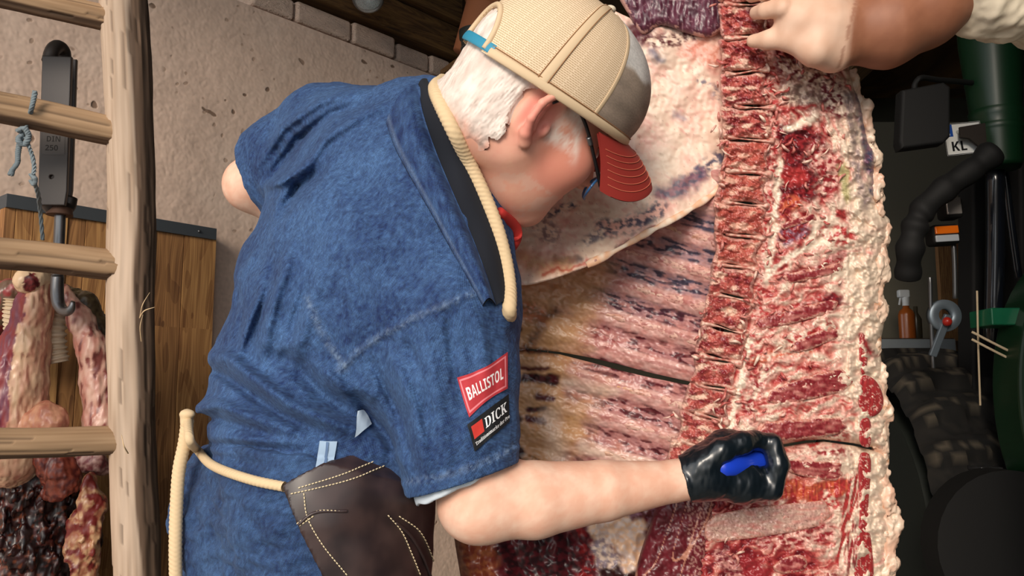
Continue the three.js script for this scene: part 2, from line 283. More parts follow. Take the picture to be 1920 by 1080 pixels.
{ // pots standing on the wall end, in the dark
  const c1 = P(905, 40, 2.9), c2 = P(893, 92, 2.75);
  const pot = (c, s, ax) => { const g = new THREE.LatheGeometry([[0.001, -0.1], [0.05, -0.1], [0.06, 0.04], [0.066, 0.04], [0.068, 0.07], [0.06, 0.07], [0.052, -0.07], [0.001, -0.08]].map((q) => new THREE.Vector2(q[0] * s, q[1] * s)), 32); g.applyQuaternion(new THREE.Quaternion().setFromUnitVectors(new THREE.Vector3(0, 1, 0), V(norm3(ax)))); g.translate(...c); return g; };
  const sh = part('wall_shelf', bar(P(850, 118, 2.86), P(990, 150, 3.0), 0.2, 0.02), M.beam); tag(sh, 'dark board carrying the clay pot behind the mesh cap', 'shelf');
  tag(part('clay_pot', pot(c1, 1.2, [0.35, 1, 0.1]), std(S(150, 92, 58), 0.8)), 'brown clay flowerpot on the dark board above the wall', 'flowerpot');
  const t = thing('bucket', 'small dark bucket with two pale hoops behind the cap strap', 'bucket', c2);
  part('body', pot(c2, 0.8, [0, 1, 0]), std(S(40, 44, 42), 0.5), t);
  for (const dy of [-0.02, 0.0]) part('hoop', new THREE.TorusGeometry(0.047, 0.002, 8, 36).rotateX(Math.PI / 2).translate(c2[0], c2[1] + dy, c2[2]), M.metal, t);
}
{ // board panel leaning against the wall
  const t = thing('plank_door', 'brown plank door leaf with grey metal edge leaning against plastered wall', 'door leaf', [onWall(200, 700, 0.05)[0], 0, onWall(200, 700, 0.05)[2]]);
  const O = 0.055, top = (x) => onWall(x, 372 + 0.162 * (x - 15) + 6, O), xs = [10, 31, 64, 128, 162, 205, 292, 346, 406];
  for (let i = 0; i + 1 < xs.length; i++) {
    const a = top(xs[i] + 0.8), b = top(xs[i + 1] - 0.8), j = (i % 3) * 0.0018;
    part('plank', slab([[a[0], 0.005, a[2]], [b[0], 0.005, b[2]], [b[0], b[1], b[2]], [a[0], a[1], a[2]]].map((q) => add3(q, OUT, j)), 0.03), M.plank[(i * 2 + 1) % 3], t);
  }
  const a = add3(top(10), OUT, 0.008), b = add3(top(403), OUT, 0.008), h = 0.028;
  const strip = part('metal_edge', slab([add3(a, [0, -h * 0.5, 0]), add3(b, [0, -h * 0.5, 0]), add3(b, [0, h * 0.6, 0]), add3(a, [0, h * 0.6, 0])], 0.045), M.strip, t, 'grey metal edging strip');
  for (const x of [70, 370]) { const q = add3(onWall(x, 377 + 0.162 * (x - 15), O), OUT, 0.009); part('screw', new THREE.SphereGeometry(0.004, 10, 6).translate(...q), M.metal, strip); }
}
// ---------------------------------------------------------------- ladder of round poles
function poleGeo(a, b, r, seed, base, dark, seg = 40, rings = 160, darkSide = [0, -1, 0, 0.75]) {            // weathered round wood with splits, knots and worn patches, darker on one side
  const A = a, D = sub3(b, a), L = len3(D), T = norm3(D), U = norm3(cross3(T, [0.3, 0.2, 1])), W = cross3(T, U), pos = [], colr = [], idx = [];
  for (let i = 0; i <= rings; i++) for (let j = 0; j < seg; j++) {
    const t = i / rings, an = j / seg * Math.PI * 2, c = Math.cos(an), s = Math.sin(an), y = t * L;
    const bow = fbm(y * 1.3, seed, 0.2, 2) * 0.012, big = fbm(c * 0.9, s * 0.9, y * 3 + seed, 3), grain = nz(c * 7 + seed, s * 7, y * 2.2), fine = nz(c * 16, s * 16 + seed, y * 5), split = ridged(c * 2.3 + seed, s * 2.3, y * 0.8);
    let R = r * (1 + big * 0.10) + grain * 0.0012 + fine * 0.0006 - (split > 0.955 ? 0.0025 : 0);
    if (i === 0 || i === rings) R *= 0.9;
    pos.push(A[0] + T[0] * y + U[0] * (R * c + bow) + W[0] * R * s, A[1] + T[1] * y + U[1] * (R * c + bow) + W[1] * R * s, A[2] + T[2] * y + U[2] * (R * c + bow) + W[2] * R * s);
    let k = mixc(base, [base[0] * 0.62, base[1] * 0.56, base[2] * 0.5], clamp(0.3 + grain * 0.45 + fine * 0.35 + big * 0.6)); if (split > 0.955) k = mixc(k, dark, 0.6);
    const rx = U[0] * c + W[0] * s, ry = U[1] * c + W[1] * s, rz = U[2] * c + W[2] * s, darkMix = step01(-0.04, 0.06, darkSide[0] * rx + darkSide[1] * ry + darkSide[2] * rz - darkSide[3] + nz(y * 2.5, seed, 1) * 0.16 + grain * 0.07); k = mixc(k, mixc(dark, [dark[0] * 1.9, dark[1] * 1.9, dark[2] * 1.9], clamp(0.35 + grain * 0.5 + fine * 0.3)), darkMix);
    colr.push(...k);
  }
  for (let i = 0; i < rings; i++) for (let j = 0; j < seg; j++) { const p = i * seg + j, q = i * seg + (j + 1) % seg; idx.push(p, q, p + seg, q, q + seg, p + seg); }
  for (const [i, f] of [[0, 0], [rings, 1]]) { const c = f ? b : a, o = pos.length / 3; pos.push(...c); colr.push(...base); for (let j = 0; j < seg; j++) { const p = i * seg + j, q = i * seg + (j + 1) % seg; f ? idx.push(o, p, q) : idx.push(o, q, p); } }
  return geom(pos, idx, colr);
}
{
  const WB = S(190, 168, 148), WD = S(84, 66, 52), RB = S(170, 140, 108), RD = S(82, 62, 46);
  const foot = (() => { const a = P(236, 0, 1.66), b = P(256, 1080, 1.72), t = a[1] / (a[1] - b[1]); return add3(a, sub3(b, a), t); })(), up = sub3(P(236, 0, 1.66), foot), head = add3(foot, up, 1.25);
  const t = thing('ladder', 'wooden ladder of weathered round poles in front of board panel', 'ladder', foot);
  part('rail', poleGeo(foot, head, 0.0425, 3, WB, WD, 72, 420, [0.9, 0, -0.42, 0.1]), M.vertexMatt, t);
  const shift = add3([0, 0, 0], ALONG, -0.46);
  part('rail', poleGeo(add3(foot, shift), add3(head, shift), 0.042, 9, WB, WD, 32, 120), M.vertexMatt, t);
  // rungs run from the visible rail towards the camera side, each at the height where the photo shows it
  const railAt = (py) => { let k = 0.5; for (let i = 0; i < 30; i++) { const q = pixelOf(add3(foot, up, k)); k += (q[1] - py) / 1400 * 0.6; } return add3(foot, up, k); };
  for (const [i, [yr, yl, r]] of [[42, -14, 0.0235], [246, 200, 0.0275], [496, 472, 0.0275], [830, 826, 0.0275], [1150, 1180, 0.027]].entries()) {
    const e = add3(railAt(yr), ALONG, 0.0), m = P(0, yl, 1.575), dir = norm3(sub3(m, e));
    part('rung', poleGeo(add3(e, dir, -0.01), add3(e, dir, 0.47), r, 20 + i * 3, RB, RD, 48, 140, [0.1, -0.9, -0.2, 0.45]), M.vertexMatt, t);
  }
  const lo = P(287, 640, 1.625);                                                                         // loose splinters
  for (const [pts, r] of [[[P(262, 596, 1.62), P(272, 582, 1.60), P(290, 576, 1.6)], 0.0012], [[P(262, 596, 1.62), P(268, 570, 1.6), P(281, 548, 1.61)], 0.0009], [[P(265, 640, 1.63), P(263, 612, 1.61), P(268, 590, 1.6)], 0.0011], [[P(240, 850, 1.64), P(232, 835, 1.62), P(228, 815, 1.63)], 0.0014]]) part('splinter', tube(pts, [r, r, r * 0.3], 6), std(S(206, 178, 140), 0.8), t);
}
// ---------------------------------------------------------------- steel hanger, twine and the cut of meat
const DL = 1.74;
{
  const t = thing('steel_hanger', 'stamped steel strap hanger with swivel pin and meat hook', 'hook', P(108, 300, DL));
  const Lp = (x, y, o = 0) => P(x, y, DL + o), strapMat = std(S(84, 80, 78), 0.48, { metalness: 0.75 });
  // flat bar with a hole: shape drawn in the strap's own plane, then bent at the lower end
  const ex = V(dirCam(1, 0.02, -0.25)), ey = V(dirCam(0.03, 1, 0)), ez = new THREE.Vector3().crossVectors(ex, ey), sc = DL / FOCAL;
  const sh = new THREE.Shape([[-23, 190], [23, 190], [22, -60], [19, -84], [-19, -84], [-23, -60]].map((q) => new THREE.Vector2(q[0] * sc, q[1] * sc)));
  const hole = new THREE.Path(); hole.absarc(-3 * sc, -33 * sc, 5.5 * sc, 0, Math.PI * 2); sh.holes.push(hole);
  const g = new THREE.ExtrudeGeometry(sh, { depth: 0.011, bevelEnabled: true, bevelSize: 0.0022, bevelThickness: 0.0022, bevelSegments: 3, curveSegments: 24 });
  g.applyMatrix4(new THREE.Matrix4().makeBasis(ex, ey, ez).setPosition(V(Lp(104, 300)))); const strap = part('strap', g, strapMat, t);
  const g2 = new THREE.ExtrudeGeometry(sh, { depth: 0.011, bevelEnabled: true, bevelSize: 0.0022, bevelThickness: 0.0022, bevelSegments: 3, curveSegments: 24 });
  g2.applyMatrix4(new THREE.Matrix4().makeBasis(ex, ey, ez).setPosition(V(Lp(114, 299, 0.055)))); part('strap', g2, strapMat, t);
  const yoke = tube([Lp(88, 372, 0.0), Lp(94, 386, 0.01), Lp(108, 392, 0.03), Lp(126, 388, 0.055), Lp(131, 370, 0.06)], 0.015, 14, true, 8); part('yoke', yoke, strapMat, t);
  part('strap_top', tube([Lp(92, 116, 0), Lp(98, 96, 0.01), Lp(108, 88, 0.03), Lp(118, 96, 0.05), Lp(120, 116, 0.058)], 0.014, 14, true, 8), strapMat, t);
  part('collar', new THREE.CylinderGeometry(0.022, 0.025, 0.014, 28).translate(...Lp(112, 397, 0.02)), std(S(96, 70, 56), 0.7, { metalness: 0.5 }), t, 'rusty collar');
  const pin = part('pin', tube([Lp(113, 398, 0.02), Lp(111, 450, 0.02), Lp(108, 520, 0.02)], [0.0105, 0.0105, 0.0115], 20), M.metal, t, 'bright steel pin');
  part('hook_tip', tube([Lp(108, 518, 0.02), Lp(107, 545, 0.015), Lp(110, 570, 0.01), Lp(121, 584, 0.0), Lp(133, 580, -0.01), Lp(137, 565, -0.012)], [0.0125, 0.0125, 0.012, 0.0105, 0.008, 0.004], 16), M.metal, t);
  // stamped figures
  const stampTex = canvasTexture(256, 256, (c, w, h) => { c.fillStyle = '#565250'; c.fillRect(0, 0, w, h); c.font = 'bold 92px sans-serif'; c.fillStyle = '#2c2927'; c.fillText('DIN', 40, 100); c.fillText('250', 30, 206); });
  const st = new THREE.PlaneGeometry(38 * sc, 40 * sc); st.applyMatrix4(new THREE.Matrix4().makeBasis(ex, ey, ez).setPosition(V(Lp(104, 272, 0)).addScaledVector(ez, 0.0142)));
  part('stamp', st, std([1, 1, 1], 0.5, { map: stampTex, metalness: 0.6 }), strap, 'stamped characters');
}
{ // blue-grey twine knotted on the rung
  const t = thing('twine', 'frayed blue-grey twine knotted and hanging from the ladder rung', 'twine', P(50, 300, 1.6)), tw = std(S(116, 128, 134), 0.9), d = 1.585;
  const strand = (pts, r) => { const c = new THREE.CatmullRomCurve3(pts.map(V)), n = 50, out = []; const gs = []; for (const ph of [0, 2.1, 4.2]) { const q = []; for (let i = 0; i <= n; i++) { const p = c.getPoint(i / n), a = ph + i * 0.9; q.push([p.x + Math.cos(a) * r * 0.55, p.y + Math.sin(a * 0.7) * r * 0.2, p.z + Math.sin(a) * r * 0.55]); } gs.push(tube(q, r * 0.62, 6, true, 2)); } return merge(gs); };
  part('strand', strand([P(66, 172, d - 0.02), P(60, 200, d - 0.022), P(54, 225, d), P(45, 248, d), P(38, 264, d)], 0.0042), tw, t);
  part('strand', strand([P(38, 262, d), P(34, 285, d), P(33, 305, d), P(24, 318, d), P(20, 328, d)], 0.0048), tw, t);
  part('strand', strand([P(48, 258, d), P(58, 285, d), P(64, 310, d), P(62, 335, d), P(70, 358, d + 0.03), P(76, 400, d + 0.1), P(80, 450, d + 0.13)], 0.0036), tw, t);
  part('knot', merge([strand([P(34, 246, d - 0.006), P(46, 240, d - 0.012), P(54, 256, d - 0.006), P(44, 272, d - 0.004), P(34, 262, d - 0.01), P(46, 250, d + 0.008)], 0.005), strand([P(58, 328, d - 0.005), P(66, 335, d - 0.008), P(64, 346, d), P(58, 340, d)], 0.0038)]), tw, t);
}
{
  const t = thing('shank_cut', 'raw beef shanks hung by the tendons on the steel hook', 'meat', P(90, 700, 1.8));
  const fat = S(226, 194, 158), pink = S(196, 130, 108), red = S(132, 44, 46), deep = S(70, 18, 22), purple = S(110, 52, 72), yellow = S(176, 104, 60);
  const grid = (lo, hi, f, cell, color) => fieldMesh(f, lo, hi, cell, color, 1.5);
  const bnd = (pts, m) => [[0, 1, 2].map((i) => Math.min(...pts.map((q) => q[i])) - m), [0, 1, 2].map((i) => Math.max(...pts.map((q) => q[i])) + m)];
  const limb = (name, pts, rs, paint, amp = 0.005) => {
    const f = (p) => chain(p, pts, rs, 0.03) - fbm(p[0] * 22, p[1] * 12, p[2] * 22, 3) * amp - nz(p[0] * 90, p[1] * 40, p[2] * 90) * 0.0012;
    const [lo, hi] = bnd(pts, Math.max(...rs) + 0.02); return part(name, grid(lo, hi, f, 0.0042, paint), M.meat, t);
  };
  const D = 1.8;
  const shankPaint = (p) => { const [x, y] = pixelOf(p), a = fbm(p[0] * 30, p[1] * 8, p[2] * 30, 3), b = nz(p[0] * 80, p[1] * 14, p[2] * 80); let c = mixc(fat, pink, clamp(0.5 + a)); const side = (x - mix(62, 20, (y - 520) / 260)) / 40; if (side < -0.3 + a * 0.5) c = mixc(purple, red, clamp(0.5 + b)); c = mixc(c, red, step01(0.3, 0.7, b) * 0.5); if (x > 78 && b > 0.1 && y < 700) c = mixc(c, red, 0.4); return c; };
  limb('shank', [P(70, 532, D), P(62, 585, D), P(46, 650, D), P(28, 720, D), P(18, 790, D), P(14, 850, D)], [0.026, 0.03, 0.042, 0.056, 0.068, 0.07], shankPaint);
  limb('shank', [P(118, 545, D + 0.02), P(150, 600, D + 0.02), P(174, 650, D + 0.02), P(184, 720, D + 0.02), P(196, 790, D + 0.02)], [0.014, 0.02, 0.025, 0.028, 0.045], (p) => { const a = fbm(p[0] * 40, p[1] * 16, p[2] * 40, 3), b = nz(p[0] * 60, p[1] * 20, p[2] * 60); let c = mixc(S(216, 176, 156), S(180, 108, 94), clamp(0.4 + a)); return mixc(c, mixc(red, deep, clamp(a + 0.4)), step01(0.15, 0.5, b) * 0.85); });
  limb('joint_end', [P(50, 528, D - 0.02), P(60, 524, D - 0.01), P(76, 522, D)], [0.022, 0.021, 0.018], (p) => { const [x, y] = pixelOf(p), r = Math.hypot(x - 58, (y - 530) * 0.8); return r < 15 + nz(p[0] * 60, p[1] * 60, 0) * 3 ? mixc(deep, red, clamp(0.5 + nz(p[0] * 120, p[1] * 120, p[2] * 120))) : fat; }, 0.003);
  limb('lump', [P(86, 772, D - 0.04), P(96, 790, D - 0.04), P(60, 800, D - 0.02)], [0.02, 0.024, 0.04], (p) => mixc(S(206, 150, 118), S(170, 100, 80), clamp(0.4 + fbm(p[0] * 40, p[1] * 40, p[2] * 40))), 0.005);
  limb('hide_edge', [P(-30, 620, D + 0.05), P(-6, 570, D + 0.06), P(18, 548, D + 0.06), P(48, 536, D + 0.05)], [0.05, 0.035, 0.02, 0.014], (p) => mixc(S(96, 74, 60), red, step01(0.1, 0.4, nz(p[0] * 40, p[1] * 40, p[2] * 40))));
  limb('hide_edge', [P(120, 540, D + 0.07), P(160, 570, D + 0.07), P(186, 618, D + 0.07), P(198, 680, D + 0.07)], [0.012, 0.02, 0.018, 0.014], (p) => mixc(S(98, 84, 58), S(70, 56, 40), clamp(0.5 + nz(p[0] * 90, p[1] * 90, p[2] * 90))));
  // ringed windpipe: alternating rings in one bent tube
  for (const pts of [[P(30, 560, D + 0.03), P(28, 585, D + 0.03), P(30, 620, D + 0.04)], [P(112, 570, D + 0.06), P(104, 610, D + 0.05), P(104, 650, D + 0.05), P(110, 680, D + 0.05)]]) {
    const n = 16, c = new THREE.CatmullRomCurve3(pts.map(V)), rs = []; for (let i = 0; i <= n * 6; i++) rs.push(0); const g = tube(pts, (u) => 0.021 + 0.0028 * Math.sin(u * Math.PI * 2 * 9), 20, true, 40);
    part('windpipe', g, phys(S(206, 186, 158), 0.5, { clearcoat: 0.2 }), t, 'pale ringed windpipe');
  }
  limb('flesh', [P(20, 860, D + 0.08), P(60, 920, D + 0.08), P(80, 1010, D + 0.1), P(70, 1120, D + 0.1), P(60, 1250, D + 0.1)], [0.06, 0.085, 0.1, 0.11, 0.1], (p) => { const a = fbm(p[0] * 26, p[1] * 22, p[2] * 26, 4), b = nz(p[0] * 55, p[1] * 55, p[2] * 55); let c = mixc(S(48, 12, 14), S(12, 5, 7), clamp(0.6 + a * 1.4)); if (b > 0.55) c = mixc(c, S(130, 66, 36), 0.5); if (a > 0.32) c = mixc(c, S(96, 34, 26), 0.5); return c; }, 0.03);  // flesh colours darkened to carry the shade on the lower mass
  limb('fat_fringe', [P(76, 850, D), P(98, 870, D), P(120, 890, D), P(122, 915, D), P(88, 930, D)], [0.026, 0.024, 0.02, 0.014, 0.008], (p) => mixc(S(150, 72, 52), S(84, 26, 24), clamp(0.5 + fbm(p[0] * 60, p[1] * 60, p[2] * 60) * 1.6)), 0.012);
  limb('fat_fringe', [P(168, 900, D), P(172, 945, D), P(160, 985, D), P(156, 1030, D), P(160, 1085, D)], [0.012, 0.018, 0.024, 0.026, 0.024], (p) => { const a = fbm(p[0] * 60, p[1] * 60, p[2] * 60, 3); return mixc(mixc(S(196, 156, 116), S(160, 98, 72), clamp(0.5 + a * 2)), S(116, 38, 34), step01(0.0, 0.3, nz(p[0] * 34, p[1] * 34, p[2] * 34))); }, 0.012);
  limb('fat_fringe', [P(150, 868, D + 0.03), P(175, 862, D + 0.03), P(196, 880, D + 0.05)], [0.016, 0.018, 0.014], (p) => mixc(S(190, 150, 140), S(120, 50, 56), clamp(0.5 + fbm(p[0] * 60, p[1] * 60, p[2] * 60) * 2)), 0.008);
}
// ---------------------------------------------------------------- half carcass
const K = { fat: S(230, 204, 184), fatPink: S(224, 174, 160), cream: S(236, 218, 198), red: S(146, 40, 46), bright: S(172, 54, 54), deep: S(84, 20, 28), wine: S(112, 34, 44), purple: S(134, 92, 108), slate: S(72, 72, 98), tan: S(204, 154, 106), brown: S(120, 68, 40), dark: S(46, 14, 16), pinkBone: S(192, 134, 126), orange: S(196, 96, 66) };
// strokes: traced line, half width in px, colour, second colour, softness
function painter(strokes, warp = 7, scale = 0.02) {
  for (const s of strokes) { const m = s.w + (s.soft ?? 5) + warp + 6; s.b = [Math.min(...s.l.map((q) => q[0])) - m, Math.max(...s.l.map((q) => q[0])) + m, Math.min(...s.l.map((q) => q[1])) - m, Math.max(...s.l.map((q) => q[1])) + m]; }
  return (x, y, c) => {
    const wx = x + fbm(x * scale, y * scale, 3, 3) * warp * 1.6, wy = y + fbm(x * scale, y * scale, 11, 3) * warp * 1.6;
    for (const s of strokes) {
      if (wx < s.b[0] || wx > s.b[1] || wy < s.b[2] || wy > s.b[3]) continue;
      const soft = s.soft ?? 5, t = (1 - step01(-soft, soft, lineDist(wx, wy, s.l) - s.w)) * (s.a ?? 1); if (t <= 0) continue;
      let k = s.c; if (s.c2) k = mixc(s.c, s.c2, clamp(0.5 + (s.dir ? nz((x * s.dir[0] + y * s.dir[1]) * 0.02, (-x * s.dir[1] + y * s.dir[0]) * 0.16, 4) : fbm(x * 0.06, y * 0.08, s.w, 3)) * 3));
      c = mixc(c, k, t);
    }
    return c;
  };
}
const carcass = thing('beef_carcass', 'hanging half beef carcass, spine and rib cavity facing out', 'carcass', P(1400, 500, 1.28));
const CUT1 = [[950, 653], [1000, 655], [1050, 660], [1110, 671], [1160, 683], [1220, 699], [1300, 717], [1352, 729], [1352, 734], [1300, 724], [1220, 708], [1160, 694], [1110, 680], [1050, 664.5], [1000, 658], [950, 656]];
const CUT2 = [[1430, 838], [1475, 832], [1510, 826], [1545, 824], [1600, 831], [1640, 840], [1672, 849], [1672, 853], [1640, 845], [1600, 835.5], [1545, 828], [1510, 830.5], [1475, 837], [1430, 844]];
const ribC = (x, y) => y + 0.27 * (1340 - x) + 0.0004 * (1340 - x) ** 2 * 0.2;
const RIB0 = 452, RIBS = 65;
const wallD = (x) => { const t = clamp((1350 - x) / 400); return 1.238 + 0.105 * Math.pow(t, 0.85) + 0.03 * Math.sin(t * 3.1); };
{ // inside of the rib cage
  const marks = painter([
    { l: [[960, 575], [1010, 590]], w: 16, c: K.orange, c2: K.brown, soft: 14, a: 0.6 }, { l: [[1000, 640], [1020, 600], [1040, 580]], w: 9, c: K.brown, c2: K.dark, soft: 9, a: 0.7 },
    { l: [[962, 612], [972, 618]], w: 7, c: K.dark, soft: 4 }, { l: [[975, 655], [1040, 658]], w: 7, c: K.dark, c2: K.brown, soft: 5 }, { l: [[980, 688], [1030, 692]], w: 4, c: K.deep, soft: 4 },
    { l: [[985, 708], [1040, 714]], w: 9, c: K.deep, c2: K.dark, soft: 5 }, { l: [[1005, 742], [1032, 746]], w: 6, c: K.deep, soft: 4 }, { l: [[990, 766], [1020, 766]], w: 6, c: K.deep, c2: K.dark, soft: 4 }, { l: [[992, 786], [1020, 792]], w: 7, c: K.deep, soft: 4 },
    { l: [[956, 760], [972, 790]], w: 9, c: K.dark, soft: 5 }, { l: [[960, 835], [974, 848]], w: 11, c: K.dark, soft: 5 }, { l: [[966, 865], [980, 874]], w: 10, c: K.dark, soft: 4 }, { l: [[990, 858], [1008, 860]], w: 3, c: S(150, 100, 40), soft: 3 },
    { l: [[1060, 640], [1100, 560], [1120, 500]], w: 26, c: K.tan, c2: S(216, 170, 128), soft: 26, a: 0.7 }, { l: [[1130, 630], [1150, 640]], w: 18, c: K.red, c2: K.pinkBone, soft: 16, a: 0.5 },
    { l: [[1030, 780], [1050, 880]], w: 16, c: K.fat, soft: 16, a: 0.6 }, { l: [[1060, 720], [1150, 735]], w: 9, c: K.fat, soft: 9, a: 0.6 }, { l: [[1090, 840], [1240, 880]], w: 9, c: K.fat, soft: 8, a: 0.7 },
  ], 6);
  const paint = (x, y, e) => {
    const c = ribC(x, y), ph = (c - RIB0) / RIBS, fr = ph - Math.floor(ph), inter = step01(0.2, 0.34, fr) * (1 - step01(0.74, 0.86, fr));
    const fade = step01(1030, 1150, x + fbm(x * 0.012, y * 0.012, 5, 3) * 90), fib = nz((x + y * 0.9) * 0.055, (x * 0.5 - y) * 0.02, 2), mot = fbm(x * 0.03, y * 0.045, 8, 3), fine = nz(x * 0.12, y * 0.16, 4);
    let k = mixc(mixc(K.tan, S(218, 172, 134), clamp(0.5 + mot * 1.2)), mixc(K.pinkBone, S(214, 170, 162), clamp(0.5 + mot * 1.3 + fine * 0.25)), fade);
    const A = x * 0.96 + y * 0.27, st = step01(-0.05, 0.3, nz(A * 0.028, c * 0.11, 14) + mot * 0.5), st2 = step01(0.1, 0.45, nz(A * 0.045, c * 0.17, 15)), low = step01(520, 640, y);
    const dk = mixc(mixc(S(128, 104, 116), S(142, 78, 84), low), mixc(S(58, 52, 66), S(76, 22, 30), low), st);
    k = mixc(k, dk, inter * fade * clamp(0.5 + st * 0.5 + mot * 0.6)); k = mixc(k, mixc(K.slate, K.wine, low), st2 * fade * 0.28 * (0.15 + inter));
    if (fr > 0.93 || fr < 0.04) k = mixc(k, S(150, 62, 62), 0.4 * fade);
    return marks(x, y, k);
  };
  const outline = smoothLoop([[930, 470], [1000, 455], [1150, 400], [1300, 330], [1372, 320], [1376, 450], [1360, 600], [1340, 720], [1320, 840], [1300, 990], [1150, 1010], [1000, 1000], [905, 980], [900, 800], [905, 600]], 5);
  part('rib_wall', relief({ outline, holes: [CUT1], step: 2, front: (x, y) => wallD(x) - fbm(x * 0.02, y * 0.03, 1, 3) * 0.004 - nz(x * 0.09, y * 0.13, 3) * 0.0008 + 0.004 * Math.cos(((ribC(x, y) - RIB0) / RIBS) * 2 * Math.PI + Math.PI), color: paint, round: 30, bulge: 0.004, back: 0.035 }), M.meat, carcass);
  for (let k = 0; k < 8; k++) {                                         // the ribs that stand out of the wall
    const c = RIB0 + k * RIBS, yAt = (x) => { let y = c; for (let i = 0; i < 8; i++) y += c - ribC(x, y); return y; };
    if (k === 4) continue;                                              // this one is parted by the cut
    const x0 = 1085 + (k % 3) * 22 + (k < 1 ? 150 : 0), x1 = 1342 - k * 3;
    const pts = []; for (let i = 0; i <= 10; i++) { const x = mix(x0, x1, i / 10), w = mix(4, 13, Math.sqrt(i / 10)) + nz(i, k, 3) * 1.5; pts.push([x, yAt(x) - w]); } for (let i = 10; i >= 0; i--) { const x = mix(x0, x1, i / 10), w = mix(4, 13, Math.sqrt(i / 10)) + nz(i, k, 9) * 1.5; pts.push([x, yAt(x) + w]); }
    part('rib', relief({ outline: pts, step: 2, front: (x, y) => wallD(x) - 0.001 - fbm(x * 0.03, y * 0.05, k, 3) * 0.002, round: 13, bulge: 0.0075, back: 0.01, color: (x, y, e) => { const m = fbm(x * 0.02, y * 0.07, k * 3, 3), f = nz(x * 0.1, y * 0.2, k); let q = mixc(S(206, 150, 140), S(220, 182, 166), clamp(0.5 + m * 1.4)); if (f > 0.45) q = mixc(q, K.wine, 0.5); if (x < x0 + 90) q = mixc(K.tan, q, step01(x0 - 20, x0 + 90, x + m * 60)); if (e < 3 && m > -0.1) q = mixc(q, K.wine, 0.45); return q; } }), M.meat, carcass);
  }
}
{ // sheet of belly fat hanging forward over the ribs
  const edge = [[930, 528], [985, 535], [1040, 522], [1100, 500], [1160, 470], [1220, 436], [1280, 404], [1330, 372], [1366, 342]];
  const outline = smoothLoop([[900, 60], [1000, 20], [1120, 10], [1200, 40], [1300, 50], [1378, 40], [1384, 150], [1384, 260], [1370, 335], [1330, 370], [1280, 402], [1220, 434], [1160, 468], [1100, 500], [1040, 522], [985, 535], [940, 528], [905, 440], [890, 250]], 5);
  const marks = painter([
    { l: [[1300, 330], [1340, 300], [1368, 284]], w: 13, c: K.slate, c2: K.fat, soft: 9, a: 0.95 }, { l: [[1240, 365], [1280, 350], [1310, 330]], w: 15, c: K.slate, c2: K.purple, soft: 10, a: 0.9 }, { l: [[1130, 428], [1180, 420], [1235, 395]], w: 15, c: S(64, 60, 82), c2: K.fatPink, soft: 10, a: 0.95 },
    { l: [[1100, 450], [1130, 435]], w: 10, c: K.slate, c2: K.fat, soft: 8, a: 0.8 }, { l: [[1040, 490], [1090, 485]], w: 6, c: S(70, 50, 58), soft: 6, a: 0.8 }, { l: [[1010, 410], [1030, 440]], w: 18, c: S(120, 96, 104), c2: K.fat, soft: 12, a: 0.8 }, { l: [[1035, 400], [1075, 385]], w: 8, c: K.slate, c2: K.fat, soft: 7 },
    { l: [[1310, 150], [1335, 165], [1345, 180]], w: 8, c: K.slate, c2: K.fat, soft: 7, a: 0.85 }, { l: [[1265, 215], [1285, 225]], w: 6, c: S(140, 128, 140), soft: 6, a: 0.7 }, { l: [[1225, 95], [1235, 110]], w: 9, c: K.slate, soft: 8, a: 0.8 },
    { l: [[1300, 85], [1370, 110]], w: 26, c: S(222, 164, 148), c2: K.orange, soft: 20, a: 0.7 }, { l: [[980, 480], [1010, 500], [1060, 500]], w: 16, c: K.tan, c2: S(200, 130, 90), soft: 14, a: 0.7 },
    { l: [[1120, 490], [1180, 455], [1230, 425]], w: 4, c: K.red, c2: K.brown, soft: 4, a: 0.8 }, { l: [[1150, 470], [1190, 452]], w: 6, c: K.deep, soft: 4, a: 0.9 }, { l: [[1020, 515], [1110, 490]], w: 3.5, c: S(176, 66, 44), soft: 3, a: 0.8 },
    { l: [[1200, 330], [1260, 290]], w: 26, c: K.cream, soft: 24, a: 0.6 }, { l: [[1190, 70], [1260, 78], [1300, 62]], w: 13, c: K.deep, c2: K.fat, soft: 9 }, { l: [[1190, 60], [1220, 40]], w: 20, c: S(90, 36, 50), c2: K.deep, soft: 9 },
  ], 7, 0.028);
  const paint = (x, y, e) => {
    const m = fbm(x * 0.013, y * 0.013, 21, 4), f = fbm(x * 0.05, y * 0.06, 23, 3), streak = nz(x * 0.03 + y * 0.012, y * 0.05 - x * 0.03, 6);
    let k = mixc(K.fat, K.fatPink, clamp(0.3 + m * 1.3 + f * 0.3)); k = mixc(k, K.cream, clamp(f * 1.2)); k = mixc(k, S(208, 136, 126), step01(0.55, 0.85, streak) * 0.4); if (nz(x * 0.16, y * 0.1, 31) > 0.9) k = mixc(k, K.wine, 0.35);
    return marks(x, y, k);
  };
  const flapD = (x, y) => { const t = clamp(1 - lineDist(x, y, edge) / 150); return 1.262 - 0.05 * t * t * (1 - 0.75 * step01(1240, 1370, x)) - 0.012 * Math.sin((x - 950) / 130) - fbm(x * 0.014, y * 0.014, 40, 3) * 0.008 - nz(x * 0.07, y * 0.07, 41) * 0.0009; };
  part('belly_flap', relief({ outline, step: 2, front: flapD, color: paint, round: 12, bulge: 0.006, back: 0.012 }), M.dryMeat, carcass, 'pale sheet of belly fat with dark mottling');
